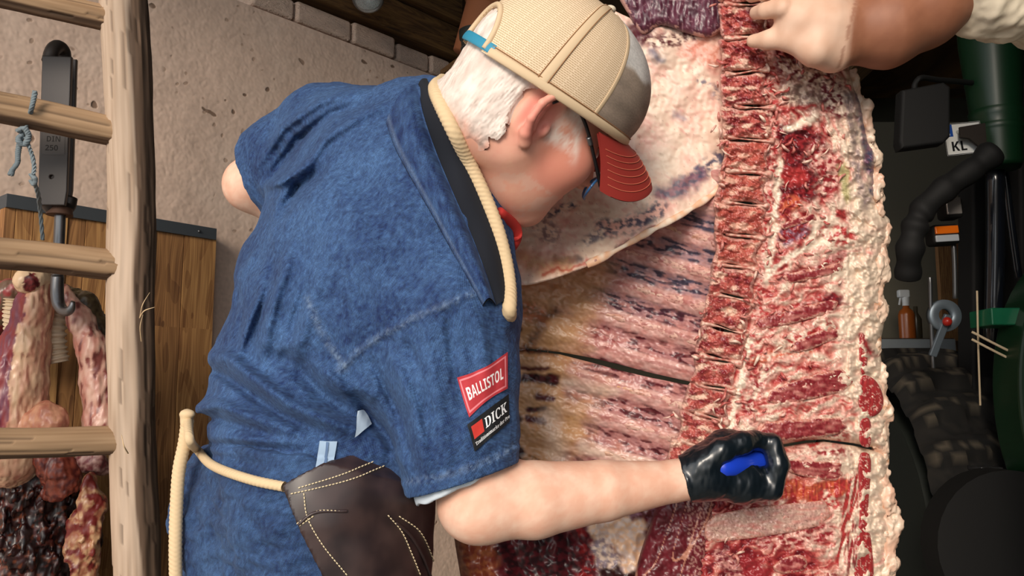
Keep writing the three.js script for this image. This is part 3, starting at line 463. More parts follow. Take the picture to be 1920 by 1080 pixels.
  // rolled lip along the hanging edge
  part('flap_lip', (() => { const g = tube(edge.slice(3).map((q) => P(q[0], q[1] - 3, flapD(q[0], q[1]) - 0.003)), (u) => 0.0045 + 0.002 * nz(u * 7, 1, 1), 12, true, 14, { dir: [0, 0, 1], k: 0.7 }); const p = g.attributes.position, c = []; for (let i = 0; i < p.count; i++) c.push(...mixc(K.cream, S(226, 176, 140), clamp(0.5 + nz(p.getX(i) * 60, p.getY(i) * 60, 2)))); g.setAttribute('color', new THREE.Float32BufferAttribute(c, 3)); return g; })(), M.dryMeat, carcass);
  part('skirt_muscle', relief({ outline: smoothLoop([[1150, -160], [1380, -160], [1382, 20], [1364, 48], [1330, 70], [1285, 62], [1240, 48], [1205, 66], [1180, 30], [1150, -30]], 4), step: 2, front: (x, y) => 1.248 - fbm(x * 0.02, y * 0.02, 50, 3) * 0.004 - nz(x * 0.13, y * 0.03, 51) * 0.001, round: 22, bulge: 0.014, back: 0.05, color: (x, y, e) => { const f = nz(x * 0.14, y * 0.025, 52), m = fbm(x * 0.03, y * 0.03, 53, 3); let k = mixc(S(96, 48, 66), S(66, 24, 40), clamp(0.5 + f * 0.6 + m)); if (Math.abs(nz(x * 0.05 + 9, y * 0.05, 54)) < 0.05) k = mixc(k, S(170, 130, 136), 0.5); if (e < 7 && m > -0.05) k = mixc(k, K.fatPink, 0.6); return k; } }), M.meat, carcass, 'dark purple muscle');
}
// ---- cut face right of the spine
const faceD = (x, y) => 1.218 + 0.055 * Math.pow(clamp((x - 1430) / 240), 2) - 0.00002 * (y - 500) * (x < 1500 ? 0 : 0);
{
  const ramp = (v, st) => { for (let i = 0; i + 1 < st.length; i++) if (v < st[i + 1][0]) return mixc(st[i][1], st[i + 1][1], clamp((v - st[i][0]) / (st[i + 1][0] - st[i][0]))); return st[st.length - 1][1]; };
  // streaky tissue: fibres fan out from the spine, steeper towards the top; negative is lean, positive is fat
  const grainAt = (x, y) => {
    const wx = x + fbm(x * 0.02, y * 0.02, 60, 2) * 22, wy = y + fbm(x * 0.02, y * 0.02, 63, 2) * 22, n = (th) => { const a = wx * Math.cos(th) + wy * Math.sin(th), c = -wx * Math.sin(th) + wy * Math.cos(th); return nz(a * 0.011, c * 0.045, 64) * 0.42 + nz(a * 0.026, c * 0.12, 65) * 0.27; };
    const up = step01(500, 380, y); let v = mix(n(-0.28), n(1.15), up) + fbm(x * 0.03, y * 0.03, 66, 3) * 0.36 + 0.2;
    v += 0.62 * step01(1540, 1615, x + fbm(y * 0.01, 1, 67, 2) * 40) - 0.1 * step01(1480, 1430, x);
    v -= 0.55 * Math.exp(-(((x - 1510) / 70) ** 2) - ((y - 305) / 90) ** 2) + 0.25 * Math.exp(-(((x - 1530) / 60) ** 2) - ((y - 130) / 60) ** 2) + 0.3 * step01(880, 960, y) * step01(1560, 1500, x); return v;
  };
  const fibre = (x, y) => nz((x * 0.9 + y * 0.45) * 0.03, (y * 0.9 - x * 0.45) * 0.12, 61);
  const marks = painter([
    // upper muscle with fat seams
    { l: [[1470, 110], [1540, 150], [1580, 200]], w: 26, c: K.wine, c2: K.fat, soft: 14 }, { l: [[1455, 100], [1490, 95]], w: 12, c: K.red, c2: K.deep, soft: 7 }, { l: [[1480, 170], [1520, 190]], w: 22, c: K.fat, c2: S(150, 120, 110), soft: 12 },
    { l: [[1475, 255], [1520, 270], [1500, 320], [1480, 350], [1520, 350]], w: 27, c: K.red, c2: K.deep, soft: 10 }, { l: [[1470, 335], [1500, 330]], w: 14, c: K.bright, soft: 8 }, { l: [[1530, 290], [1570, 330], [1550, 350]], w: 20, c: K.red, c2: K.fatPink, soft: 12 }, { l: [[1490, 375], [1460, 400]], w: 13, c: K.red, c2: K.orange, soft: 7 }, { l: [[1475, 445], [1500, 430]], w: 18, c: K.purple, c2: K.red, soft: 8 },
    { l: [[1460, 210], [1530, 200]], w: 4, c: K.bright, soft: 4 }, { l: [[1480, 240], [1525, 222]], w: 8, c: K.cream, soft: 4 }, { l: [[1545, 430], [1590, 445]], w: 18, c: K.bright, c2: K.fat, soft: 9 }, { l: [[1520, 460], [1530, 425]], w: 9, c: K.cream, soft: 4 },
    { l: [[1610, 170], [1620, 230], [1630, 300], [1640, 360]], w: 9, c: S(120, 84, 104), c2: K.slate, soft: 6 }, { l: [[1592, 180], [1600, 260], [1610, 330], [1625, 385]], w: 8, c: S(198, 174, 162), c2: S(150, 130, 128), soft: 6 }, { l: [[1580, 310], [1590, 370]], w: 7, c: S(176, 166, 120), soft: 5 },
    { l: [[1470, 520], [1530, 505], [1580, 480]], w: 9, c: K.red, c2: K.pinkBone, soft: 5 }, { l: [[1450, 505], [1500, 470], [1550, 450]], w: 6, c: K.cream, soft: 4 },
    { l: [[1420, 600], [1480, 585], [1560, 560]], w: 12, c: K.pinkBone, c2: K.bright, soft: 7 }, { l: [[1485, 640], [1520, 632], [1555, 612]], w: 13, c: K.bright, c2: K.fat, soft: 7 }, { l: [[1555, 570], [1565, 560]], w: 13, c: K.red, c2: K.wine, soft: 6 },
    { l: [[1405, 680], [1450, 665], [1520, 655]], w: 6, c: K.orange, c2: K.fat, soft: 5, a: 0.8 }, { l: [[1400, 760], [1420, 720], [1440, 690]], w: 7, c: K.red, c2: K.fat, soft: 5 }, { l: [[1420, 780], [1500, 760], [1570, 745]], w: 3, c: K.bright, soft: 3, a: 0.8 },
    { l: [[1520, 830], [1585, 815]], w: 10, c: K.bright, c2: K.fat, soft: 6 }, { l: [[1540, 845], [1590, 850]], w: 7, c: K.red, c2: K.fat, soft: 5 }, { l: [[1460, 915], [1520, 925], [1580, 915]], w: 18, c: K.bright, c2: K.orange, soft: 6, dir: [0.05, 1] }, { l: [[1550, 935], [1570, 950]], w: 12, c: K.bright, c2: K.fat, soft: 5 },
    { l: [[1420, 1000], [1440, 1020]], w: 12, c: K.red, c2: K.pinkBone, soft: 5 }, { l: [[1470, 1012], [1550, 1000]], w: 15, c: K.red, c2: K.fatPink, soft: 6 }, { l: [[1400, 1060], [1430, 1080]], w: 20, c: K.red, soft: 6 }, { l: [[1350, 1040], [1380, 1080]], w: 14, c: K.pinkBone, c2: K.wine, soft: 7 },
    // loose red strips towards the back
    { l: [[1605, 900], [1590, 960], [1575, 1050]], w: 12, c: K.bright, c2: K.fat, soft: 4, dir: [0.25, -0.97] }, { l: [[1600, 990], [1595, 1080]], w: 11, c: K.red, c2: K.fat, soft: 4, dir: [0.1, -1] }, { l: [[1630, 660], [1618, 640], [1616, 630]], w: 5, c: K.red, soft: 4 },
    // canal beside the bodies of the vertebrae
    { l: [[1440, 40], [1452, 180], [1448, 330], [1440, 440], [1424, 560], [1398, 700], [1372, 810]], w: 8, c: K.fatPink, c2: K.bright, soft: 5 }, { l: [[1462, 300], [1450, 420], [1436, 530]], w: 6, c: K.cream, c2: K.fat, soft: 4 }, { l: [[1405, 640], [1385, 740], [1365, 800]], w: 6, c: K.cream, soft: 4 },
    { l: [[1590, 400], [1560, 415], [1530, 415]], w: 9, c: K.fat, soft: 5 }, { l: [[1580, 402], [1580, 405]], w: 10, c: K.red, c2: K.bright, soft: 4 },
  ], 6, 0.03);
  const paint = (x, y, e) => {
    const m = fbm(x * 0.018, y * 0.02, 71, 4), f = fibre(x, y), r = ridged(x * 0.028, y * 0.05, 72), right = step01(1520, 1620, x + m * 40);
    const v = grainAt(x, y); let k = ramp(v, [[-0.62, S(86, 18, 26)], [-0.34, S(140, 36, 42)], [-0.1, S(178, 76, 72)], [0.1, S(208, 140, 126)], [0.3, K.fatPink], [0.5, S(224, 194, 174)], [0.9, S(230, 208, 186)]]);
    if (r > 0.95 && x < 1560) k = mixc(k, K.wine, 0.5); if (nz(x * 0.13, y * 0.13, 74) > 0.68 && right < 0.6) k = mixc(k, S(150, 60, 50), 0.5);
    return marks(x, y, k);
  };
  const outline = smoothLoop([[1430, -160], [1590, -160], [1602, 20], [1592, 130], [1612, 190], [1628, 260], [1648, 292], [1640, 330], [1650, 395], [1668, 412], [1666, 440], [1656, 480], [1660, 520], [1650, 560], [1658, 600], [1650, 650], [1660, 720], [1664, 790], [1668, 845], [1664, 900], [1672, 950], [1686, 985], [1678, 1015], [1668, 1050], [1672, 1120], [1660, 1300], [1240, 1300], [1290, 1080], [1315, 960], [1335, 860], [1365, 700], [1395, 560], [1410, 400], [1412, 200]], 4);
  part('cut_face', relief({ outline, holes: [CUT2], step: 1.8, round: 34, bulge: 0.03, back: 0.13, color: paint,
    front: (x, y) => faceD(x, y) + 0.03 - fbm(x * 0.022, y * 0.024, 81, 4) * 0.009 - clamp(grainAt(x, y), -0.6, 0.8) * 0.0035 - ridged(x * 0.03, y * 0.045, 82) * 0.002 - Math.abs(nz(x * 0.075, y * 0.09, 83)) * 0.0022 - (x > 1590 ? fbm(x * 0.035, y * 0.03, 84, 3) * 0.012 : 0) }), M.meat, carcass);
  // split spinous processes lying in the face
  const bones = [[[1478, 523], [1572, 500], 8, 10], [[1425, 606], [1556, 572], 9, 13], [[1492, 652], [1560, 626], 9, 12], [[1452, 746], [1578, 712], 12, 19], [[1436, 808], [1574, 797], 13, 15], [[1480, 876], [1566, 884], 11, 15], [[1346, 990], [1530, 962], 26, 24], [[1468, 1062], [1498, 1054], 14, 16], [[1430, 1120], [1560, 1090], 20, 18], [[1470, 425], [1520, 408], 7, 8]];
  for (const [i, [a, b, ra, rb]] of bones.entries()) {
    const big = i === 6, o = smoothLoop(capsuleLoop(a, b, ra, rb, 5).map((q, j) => [q[0] + nz(j * 1.7, i * 3, 2) * 6, q[1] + nz(j * 1.7, i * 3, 7) * 4]), 3);
    part('spinous_process', relief({ outline: o, step: 1.7, round: 8, bulge: 0.003, back: 0.012, front: (x, y) => faceD(x, y) - 0.0045 - nz(x * 0.16, y * 0.16, i) * 0.0009 - fbm(x * 0.04, y * 0.04, i, 2) * 0.002, color: (x, y, e) => { const f = nz(x * 0.2, y * 0.2, i + 4), m = fbm(x * 0.05, y * 0.08, i, 3); let k = big ? mixc(S(188, 142, 132), S(206, 170, 154), clamp(0.5 + m * 1.5)) : mixc(S(126, 34, 42), S(160, 72, 72), clamp(0.4 + f * 0.4 + m * 1.3)); if (f > 0.55) k = mixc(k, K.deep, 0.5); k = mixc(k, S(200, 130, 120), clamp(nz(x * 0.03, y * 0.09, i) * 0.9)); if (e < 3 + m * 7) k = mixc(k, mixc(K.fatPink, S(190, 120, 100), clamp(0.5 + f)), 0.8); return k; } }), M.meat, carcass, big ? 'greyish pink bone' : undefined);
  }
  // band of back muscle running down beside the fat
  for (const o of [[[1614, 624], [1624, 632], [1622, 700], [1616, 702]], [[1618, 704], [1640, 712], [1656, 745], [1652, 770], [1632, 782], [1614, 770], [1610, 735]], [[1616, 784], [1630, 786], [1630, 838], [1614, 834]], [[1614, 850], [1630, 852], [1628, 960], [1634, 1090], [1606, 1090], [1612, 960]]])
    part('back_muscle', relief({ outline: smoothLoop(o, 5), step: 1.7, round: 8, bulge: 0.003, back: 0.012, front: (x, y) => faceD(x, y) - 0.0045 - nz(x * 0.14, y * 0.06, 3) * 0.001, color: (x, y, e) => { const f = nz(x * 0.22, y * 0.07, 9), m = fbm(x * 0.06, y * 0.04, 9, 3); let k = mixc(K.red, K.bright, clamp(0.5 + f * 0.7)); if (Math.abs(m) < 0.05) k = mixc(k, K.fatPink, 0.7); return k; } }), M.meat, carcass);
  // outer fat, lumpy along the back
  const fatEdge = (name, pts, rs, sd) => { const f = (p) => chain(p, pts, rs, 0.02) - fbm(p[0] * 40, p[1] * 28, p[2] * 40 + sd, 3) * 0.010; const lo = [0, 1, 2].map((i) => Math.min(...pts.map((q) => q[i])) - 0.03), hi = [0, 1, 2].map((i) => Math.max(...pts.map((q) => q[i])) + 0.03); part(name, fieldMesh(f, lo, hi, 0.003, (p) => { const m = fbm(p[0] * 30, p[1] * 20, p[2] * 30, 3); let k = mixc(S(226, 202, 180), S(214, 172, 148), clamp(0.45 + m * 1.6)); if (nz(p[0] * 45, p[1] * 45, p[2] * 45 + sd) > 0.72) k = mixc(k, S(186, 120, 70), 0.6); return k; }, 1.6), M.meat, carcass, 'cream outer fat'); };
  fatEdge('back_fat', [P(1596, 140, 1.27), P(1618, 210, 1.275), P(1634, 292, 1.28), P(1638, 350, 1.28), P(1644, 396, 1.28)], [0.006, 0.007, 0.008, 0.008, 0.007], 1);
  fatEdge('back_fat', [P(1650, 420, 1.29), P(1640, 500, 1.285), P(1634, 580, 1.285), P(1640, 660, 1.285)], [0.012, 0.014, 0.015, 0.01], 2);
  fatEdge('back_fat', [P(1650, 690, 1.285), P(1652, 770, 1.285), P(1650, 838, 1.285)], [0.009, 0.010, 0.011], 3);
  fatEdge('back_fat', [P(1650, 862, 1.285), P(1652, 930, 1.285), P(1666, 985, 1.285), P(1654, 1060, 1.285), P(1648, 1200, 1.285)], [0.010, 0.013, 0.014, 0.014, 0.014], 4);
}
{ // vertebral bodies and the discs between them
  const line = [[1393, -55], [1391, 8], [1390, 70], [1394, 135], [1402, 200], [1400, 262], [1396, 322], [1390, 382], [1385, 442], [1378, 500], [1370, 558], [1358, 616], [1345, 672], [1334, 726], [1322, 780], [1306, 836], [1286, 892]];
  for (let i = 0; i + 1 < line.length; i++) {
    const [x0, y0] = line[i], [x1, y1] = line[i + 1], cx = (x0 + x1) / 2, cy = (y0 + y1) / 2, a = Math.atan2(y1 - y0, x1 - x0), h = Math.hypot(x1 - x0, y1 - y0) / 2, w = i < 4 ? 44 : i < 9 ? 47 : 43;
    const U = [Math.cos(a), Math.sin(a)], W = [-U[1], U[0]], at = (s, t) => [cx + U[0] * s + W[0] * t, cy + U[1] * s + W[1] * t];
    const o = smoothLoop([[-h * 0.96, -w], [-h * 0.9, -w * 0.4], [-h * 0.9, w * 0.3], [-h * 0.98, w], [0, w * 0.94], [h * 0.95, w * 0.98], [h * 0.9, w * 0.3], [h * 0.88, -w * 0.4], [h * 0.97, -w], [0, -w * 0.86]].map(([s, t], j) => at(s + nz(i * 3.1, j * 1.7, 1) * 4, t + nz(i * 2.3, j * 1.9, 5) * 8)), 4);
    const d0 = 1.214 + 0.0006 * i;
    part('vertebra', relief({ outline: o, step: 1.7, round: 13, bulge: 0.009, back: 0.05, front: (x, y) => d0 - fbm(x * 0.04, y * 0.05, i, 3) * 0.009 - Math.abs(nz(x * 0.13, y * 0.15, i)) * 0.0028, color: (x, y, e) => { const m = fbm(x * 0.04, y * 0.06, i * 2, 4), f = nz(x * 0.19, y * 0.22, i); const g = nz(x * 0.022, y * 0.05, i * 5); let k = mixc(S(176, 84, 76), S(124, 34, 42), clamp(0.45 + m * 1.8)); k = mixc(k, S(212, 160, 142), clamp(f * 0.8 + g * 0.9 - 0.15)); k = mixc(k, S(226, 190, 168), step01(0.35, 0.6, g + m * 0.6) * 0.8); if (i > 4 && i < 9) k = mixc(k, S(192, 100, 78), 0.3); if (e < 5 + m * 7) k = mixc(k, K.fatPink, 0.55); return k; } }), M.meat, carcass);
    const q = at(-h, 0), dw = w + 5;
    const dsc = smoothLoop([[-6, -dw], [-2, -dw * 0.4], [-3, dw * 0.3], [-6, dw * (0.7 + 0.3 * nz(i, 3, 3))], [4, dw * (0.7 + 0.3 * nz(i, 3, 3))], [3, dw * 0.3], [2, -dw * 0.4], [7, -dw]].map(([s, t], j) => [q[0] + U[0] * (s + nz(i * 3, j * 2, 12) * 3) + W[0] * t, q[1] + U[1] * (s + nz(i * 3, j * 2, 12) * 3) + W[1] * t]), 4);
    part('disc', relief({ outline: dsc, step: 1.8, round: 6, bulge: 0.008, back: 0.03, front: (x, y) => d0 - 0.004 - nz(x * 0.1, y * 0.1, i) * 0.0014, color: (x, y) => { const m = nz(x * 0.07, y * 0.1, i + 30); return mixc(S(222, 184, 166), S(188, 104, 92), clamp(0.4 + m * 0.8)); } }), M.meat, carcass);
  }
}
{ // neck and brisket below the arm
  part('neck_muscle', relief({ outline: smoothLoop([[1262, 880], [1350, 880], [1348, 960], [1326, 1060], [1290, 1300], [1170, 1300], [1190, 1080], [1220, 980]], 5), step: 2, round: 24, bulge: 0.02, back: 0.06, front: (x, y) => 1.236 - fbm(x * 0.02, y * 0.02, 91, 3) * 0.006 - nz(x * 0.1, y * 0.1, 92) * 0.0009, color: (x, y, e) => { const m = fbm(x * 0.025, y * 0.025, 93, 3), f = nz(x * 0.14, y * 0.11, 94), net = Math.abs(nz((x + y * 0.35) * 0.02, y * 0.005, 95)) + 0.02 * nz(x * 0.1, y * 0.1, 96); let k = mixc(K.wine, K.deep, clamp(0.5 + m * 1.3 + f * 0.3)); if (net < 0.045) k = mixc(k, S(200, 140, 116), 0.75); if (x > 1290 && f > 0.2) k = mixc(k, K.fatPink, 0.35); return k; } }), M.meat, carcass, 'dark red neck muscle');
  const marks = painter([
    { l: [[1140, 985], [1180, 1000], [1200, 1050]], w: 34, c: S(214, 190, 178), c2: S(226, 184, 150), soft: 8 }, { l: [[1120, 1030], [1150, 1070]], w: 22, c: K.fat, c2: S(150, 132, 140), soft: 8 }, { l: [[1080, 1000], [1095, 1060], [1090, 1100]], w: 20, c: S(150, 34, 36), c2: K.deep, soft: 8 }, { l: [[1140, 1075], [1190, 1090]], w: 15, c: K.dark, soft: 6 },
    { l: [[960, 1000], [1000, 1100], [1040, 1040]], w: 52, c: S(40, 12, 18), c2: K.deep, soft: 14 }, { l: [[850, 960], [890, 1020], [900, 1110]], w: 34, c: S(150, 84, 50), c2: S(120, 52, 36), soft: 12 }, { l: [[1170, 955], [1220, 960]], w: 14, c: S(90, 40, 40), c2: K.purple, soft: 6 },
  ], 9, 0.03);
  part('brisket', relief({ outline: smoothLoop([[836, 900], [950, 890], [1100, 900], [1240, 890], [1250, 960], [1220, 1060], [1200, 1300], [900, 1300], [870, 1120], [850, 1000]], 5), step: 2.2, round: 30, bulge: 0.02, back: 0.07, front: (x, y) => 1.295 - fbm(x * 0.016, y * 0.016, 101, 3) * 0.012 - ridged(x * 0.03, y * 0.02, 102) * 0.004 + (x < 1070 && x > 930 ? 0.02 * step01(930, 980, x) * (1 - step01(1040, 1070, x)) : 0), color: (x, y) => marks(x, y, mixc(K.wine, K.deep, clamp(0.5 + fbm(x * 0.03, y * 0.02, 103, 3)))) }), M.meat, carcass);
}
{ // frayed shreds of fat and membrane along the sawn face
  const r = seeded(41), gs = [], spots = [];
  for (let i = 0; i < 300; i++) { const y = -20 + r() * 1100, sp = 1400 - Math.max(0, y - 450) * 0.2 * (1 + Math.max(0, y - 450) / 900), x = r() < 0.45 ? sp + (r() < 0.4 ? -46 : 40) + (r() - 0.5) * 24 : sp + 40 + Math.pow(r(), 1.4) * 150; if (x > 1590 || (y > 850 && x < 1345)) continue; spots.push([x, y]); }
  const colr = [];
  for (const [x, y] of spots) {
    const a = r() * Math.PI * 2, L = 7 + r() * 16, d = (x < 1440 - Math.max(0, y - 450) * 0.22 ? 1.206 : faceD(x, y) - 0.004), pts = [P(x, y, d + 0.004), P(x + Math.cos(a) * L * 0.5 + (r() - 0.5) * 6, y + Math.sin(a) * L * 0.5 + (r() - 0.5) * 6, d - 0.004), P(x + Math.cos(a) * L, y + Math.sin(a) * L, d + 0.002)], R = 0.001 + r() * 0.0016;
    const g = tube(pts, [R * 0.8, R, R * 0.5], 6, true, 3); const k = r() < 0.4 ? mixc(K.fat, K.fatPink, r()) : mixc(S(206, 138, 126), K.bright, r() * 0.8), n = g.attributes.position.count, c = []; for (let i = 0; i < n; i++) c.push(...k); g.setAttribute('color', new THREE.Float32BufferAttribute(c, 3)); gs.push(g);
  }
  const m = part('meat_shreds', mergeGeometries(gs), M.meat, carcass, 'frayed shreds of fat and membrane'); m.userData.kind = 'stuff';
}
{ // hook and chain that carry the carcass from a joist, above the frame
  const t = thing('carcass_hook', 'steel hook and chain carrying the half carcass from the ceiling', 'hook', P(1400, -160, 1.26)), c = P(1400, -150, 1.27), mt = M.metal;
  const pt = (dx, y) => [c[0] + dx, y, c[2]];
  part('hook', tube([pt(0, 2.1), pt(0, c[1] + 0.12), pt(0.03, c[1] + 0.04), pt(0.02, c[1] - 0.02), pt(-0.02, c[1] - 0.02), pt(-0.035, c[1] + 0.02)], 0.008, 12), mt, t);
  for (let i = 0; i < 12; i++) { const g = new THREE.TorusGeometry(0.022, 0.005, 8, 20); g.scale(0.7, 1.25, 1); if (i % 2) g.rotateY(Math.PI / 2); g.translate(c[0], 2.12 + i * 0.042, c[2]); part('chain_link', g, mt, t); }
  structure('ceiling_joist', box(c[0] - 0.5, c[0] + 2.4, 2.62, 2.9, c[2] - 0.06, c[2] + 0.06), M.beam);
}
// ---------------------------------------------------------------- the man at work
const HC = P(1005, 187, 1.06);                                                        // middle of the skull
const HF = dirCam(0.72, -0.50, -0.47), HU = (() => { const u = dirCam(0.62, 0.77, 0.12); return norm3(add3(u, HF, -dot3(u, HF))); })(), HR = cross3(HF, HU);
const head = (f, u, r) => [HC[0] + HF[0] * f + HU[0] * u + HR[0] * r, HC[1] + HF[1] * f + HU[1] * u + HR[1] * r, HC[2] + HF[2] * f + HU[2] * u + HR[2] * r];
const inHead = (p) => { const q = sub3(p, HC); return [dot3(q, HF), dot3(q, HU), dot3(q, HR)]; };
const TN = dirCam(-0.6, 0.287, 0.75), TWW = dirCam(0.6, -0.458, 0.655), TS = norm3(cross3(TN, TWW));  // back of the torso, across the shoulders
const torsoAt = [[P(600, 930, 1.17), 0.16, 0.132], [P(602, 840, 1.17), 0.168, 0.136], [P(612, 740, 1.17), 0.172, 0.133], [P(655, 590, 1.175), 0.192, 0.128], [P(706, 450, 1.175), 0.198, 0.118], [P(752, 330, 1.17), 0.185, 0.1], [P(806, 268, 1.15), 0.10, 0.08]];
function torso(p, grow = 0) {
  let d = 1e9;
  for (let i = 0; i + 1 < torsoAt.length; i++) {
    const [a, aw, ab] = torsoAt[i], [b, bw, bb] = torsoAt[i + 1], ax = sub3(b, a), L2 = dot3(ax, ax), t = clamp(dot3(sub3(p, a), ax) / L2), c = add3(a, ax, t), q = sub3(p, c);
    const w = mix(aw, bw, t) + grow, n = mix(ab, bb, t) + grow, x = dot3(q, TWW), z = dot3(q, TN), y = dot3(q, TS), h = Math.min(n, 0.09);
    const k0 = Math.hypot(x / w, z / n, y / h), k1 = Math.hypot(x / (w * w), z / (n * n), y / (h * h)), e = k1 < 1e-9 ? -n : k0 * (k0 - 1) / k1;
    d = d > 1e8 ? e : smin(d, e, 0.04);
  }
  return d;
}
const J = { sR: P(838, 555, 1.06), eR: P(900, 938, 1.035), wR: P(1290, 899, 1.09), sL: P(612, 262, 1.29), eL: P(470, 346, 1.36), hL: P(590, 430, 1.40), hipR: P(600, 960, 1.09), hipL: P(480, 950, 1.25) };
const kneeR = [J.hipR[0] + 0.07, 0.53, J.hipR[2] - 0.03], footR = [J.hipR[0] + 0.0, 0.1, J.hipR[2]], kneeL = [J.hipL[0] + 0.07, 0.53, J.hipL[2] - 0.04], footL = [J.hipL[0] - 0.03, 0.1, J.hipL[2] - 0.04];
// glove and hand: a fist closed on a handle that points away into the cut
const HB = (x, y, d) => P(x, y, d);
function fist(p, grow = 0) {
  let d = chain(p, [P(1268, 900, 1.085), P(1320, 890, 1.088)], [0.0245, 0.026], 0.01);
  d = smin(d, chain(p, [P(1318, 892, 1.088), P(1390, 902, 1.098), P(1432, 905, 1.105)], [0.026, 0.024, 0.0185], 0.012), 0.014);   // heel of the palm, below the handle
  d = smin(d, chain(p, [P(1318, 868, 1.09), P(1360, 842, 1.12), P(1410, 836, 1.14)], [0.021, 0.021, 0.018], 0.012), 0.012);          // back of the hand behind the handle
  const tip = [P(1312, 876, 1.075), P(1352, 845, 1.07), P(1392, 830, 1.078), P(1416, 824, 1.092)];                                      // thumb along the top
  d = smin(d, chain(p, tip, [0.017, 0.0125, 0.0115, 0.0095], 0.006), 0.006);
  for (let k = 0; k < 4; k++) {                                                      // four fingers, each behind the last
    const o = k * 0.021, s = [1, 1.02, 0.97, 0.88][k], c = [1424, 866], f = (x, y, q) => P(c[0] + (x - c[0]) * s, c[1] + (y - c[1]) * s, 1.092 + o + q);
    const pts = [f(1388, 914, 0), f(1446, 917, -0.002), f(1460, 872, -0.004), f(1447, 832, 0.002), f(1412, 826, 0.012), f(1392, 846, 0.02)];
    d = smin(d, chain(p, pts, [0.012, 0.0118, 0.011, 0.0105, 0.0098, 0.009], 0.004), k ? 0.0035 : 0.008);
  }
  return d - grow;
}
function neckHead(p) {
  const q = inHead(p), f = q[0], u = q[1], r = q[2], ar = Math.abs(r), m = [f, u, ar];
  const el = (c, R) => { const x = (m[0] - c[0]) / R[0], y = (m[1] - c[1]) / R[1], z = (m[2] - c[2]) / R[2], k0 = Math.hypot(x, y, z), k1 = Math.hypot(x / R[0], y / R[1], z / R[2]); return k1 < 1e-9 ? -0.05 : k0 * (k0 - 1) / k1; };
  let d = el([-0.008, 0.025, 0], [0.096, 0.092, 0.076]);
  d = smin(d, el([0.035, -0.035, 0], [0.062, 0.085, 0.062]), 0.03);                        // face
  d = smin(d, capsule(m, [-0.005, -0.065, 0.05], [0.07, -0.108, 0.018], 0.02, 0.02), 0.03); // jaw
  d = smin(d, el([0.075, -0.11, 0], [0.022, 0.02, 0.026]), 0.02);                        // chin
  d = smin(d, el([0.052, -0.07, 0.026], [0.034, 0.036, 0.03]), 0.025);
  d = smin(d, el([0.064, -0.032, 0.042], [0.03, 0.032, 0.027]), 0.02);                      // cheekbone
  d = smin(d, capsule(m, [0.086, 0.012, 0], [0.116, -0.038, 0], 0.009, 0.013), 0.012);        // nose
  d = smin(d, el([0.1, -0.043, 0.012], [0.012, 0.009, 0.009]), 0.008);
  d = smin(d, capsule(m, [0.086, 0.018, 0.012], [0.078, 0.016, 0.042], 0.009, 0.007), 0.012);  // brow
  d = smax(d, -el([0.097, -0.008, 0.033], [0.017, 0.012, 0.016]), 0.012);                   // eye socket
  d = smin(d, el([0.093, -0.072, 0], [0.012, 0.008, 0.024]), 0.01); d = smax(d, -capsule(m, [0.108, -0.077, 0], [0.098, -0.078, 0.022], 0.002, 0.002), 0.004); d = smin(d, el([0.09, -0.085, 0], [0.012, 0.008, 0.02]), 0.008);
  // ear: rim, inner fold, lobe
  const ec = [-0.012, -0.018, 0.074], E = (a, b, o = 0) => [ec[0] + a - 0.25 * b * 0, ec[1] + b, ec[2] + o - a * 0.45];
  let ear = chain(m, [E(0.016, 0.014, -0.002), E(0.016, 0.026, 0.004), E(0.006, 0.034, 0.008), E(-0.010, 0.03, 0.011), E(-0.018, 0.014, 0.012), E(-0.016, -0.006, 0.01), E(-0.007, -0.022, 0.006), E(0.002, -0.03, 0.004)], [0.004, 0.0045, 0.0048, 0.0048, 0.0046, 0.0045, 0.006, 0.0065], 0.003);
  ear = smin(ear, chain(m, [E(-0.002, 0.024, 0.0), E(-0.008, 0.008, 0.002), E(-0.003, -0.012, 0.001)], [0.004, 0.005, 0.006], 0.004), 0.006);
  ear = smin(ear, el([ec[0] - 0.002, ec[1] + 0.002, ec[2] - 0.006], [0.02, 0.03, 0.006]), 0.005);
  ear = smax(ear, -el([ec[0] + 0.006, ec[1] - 0.002, ec[2] + 0.002], [0.007, 0.010, 0.008]), 0.005);
  ear = smin(ear, el([ec[0] + 0.014, ec[1] - 0.006, ec[2] - 0.002], [0.005, 0.008, 0.005]), 0.004);
  d = smin(d, ear, 0.005);
  return d;
}
const neckA = head(-0.035, -0.05, 0), neckB = P(838, 268, 1.135), throat = head(0.03, -0.1, 0), throatB = P(900, 405, 1.17);
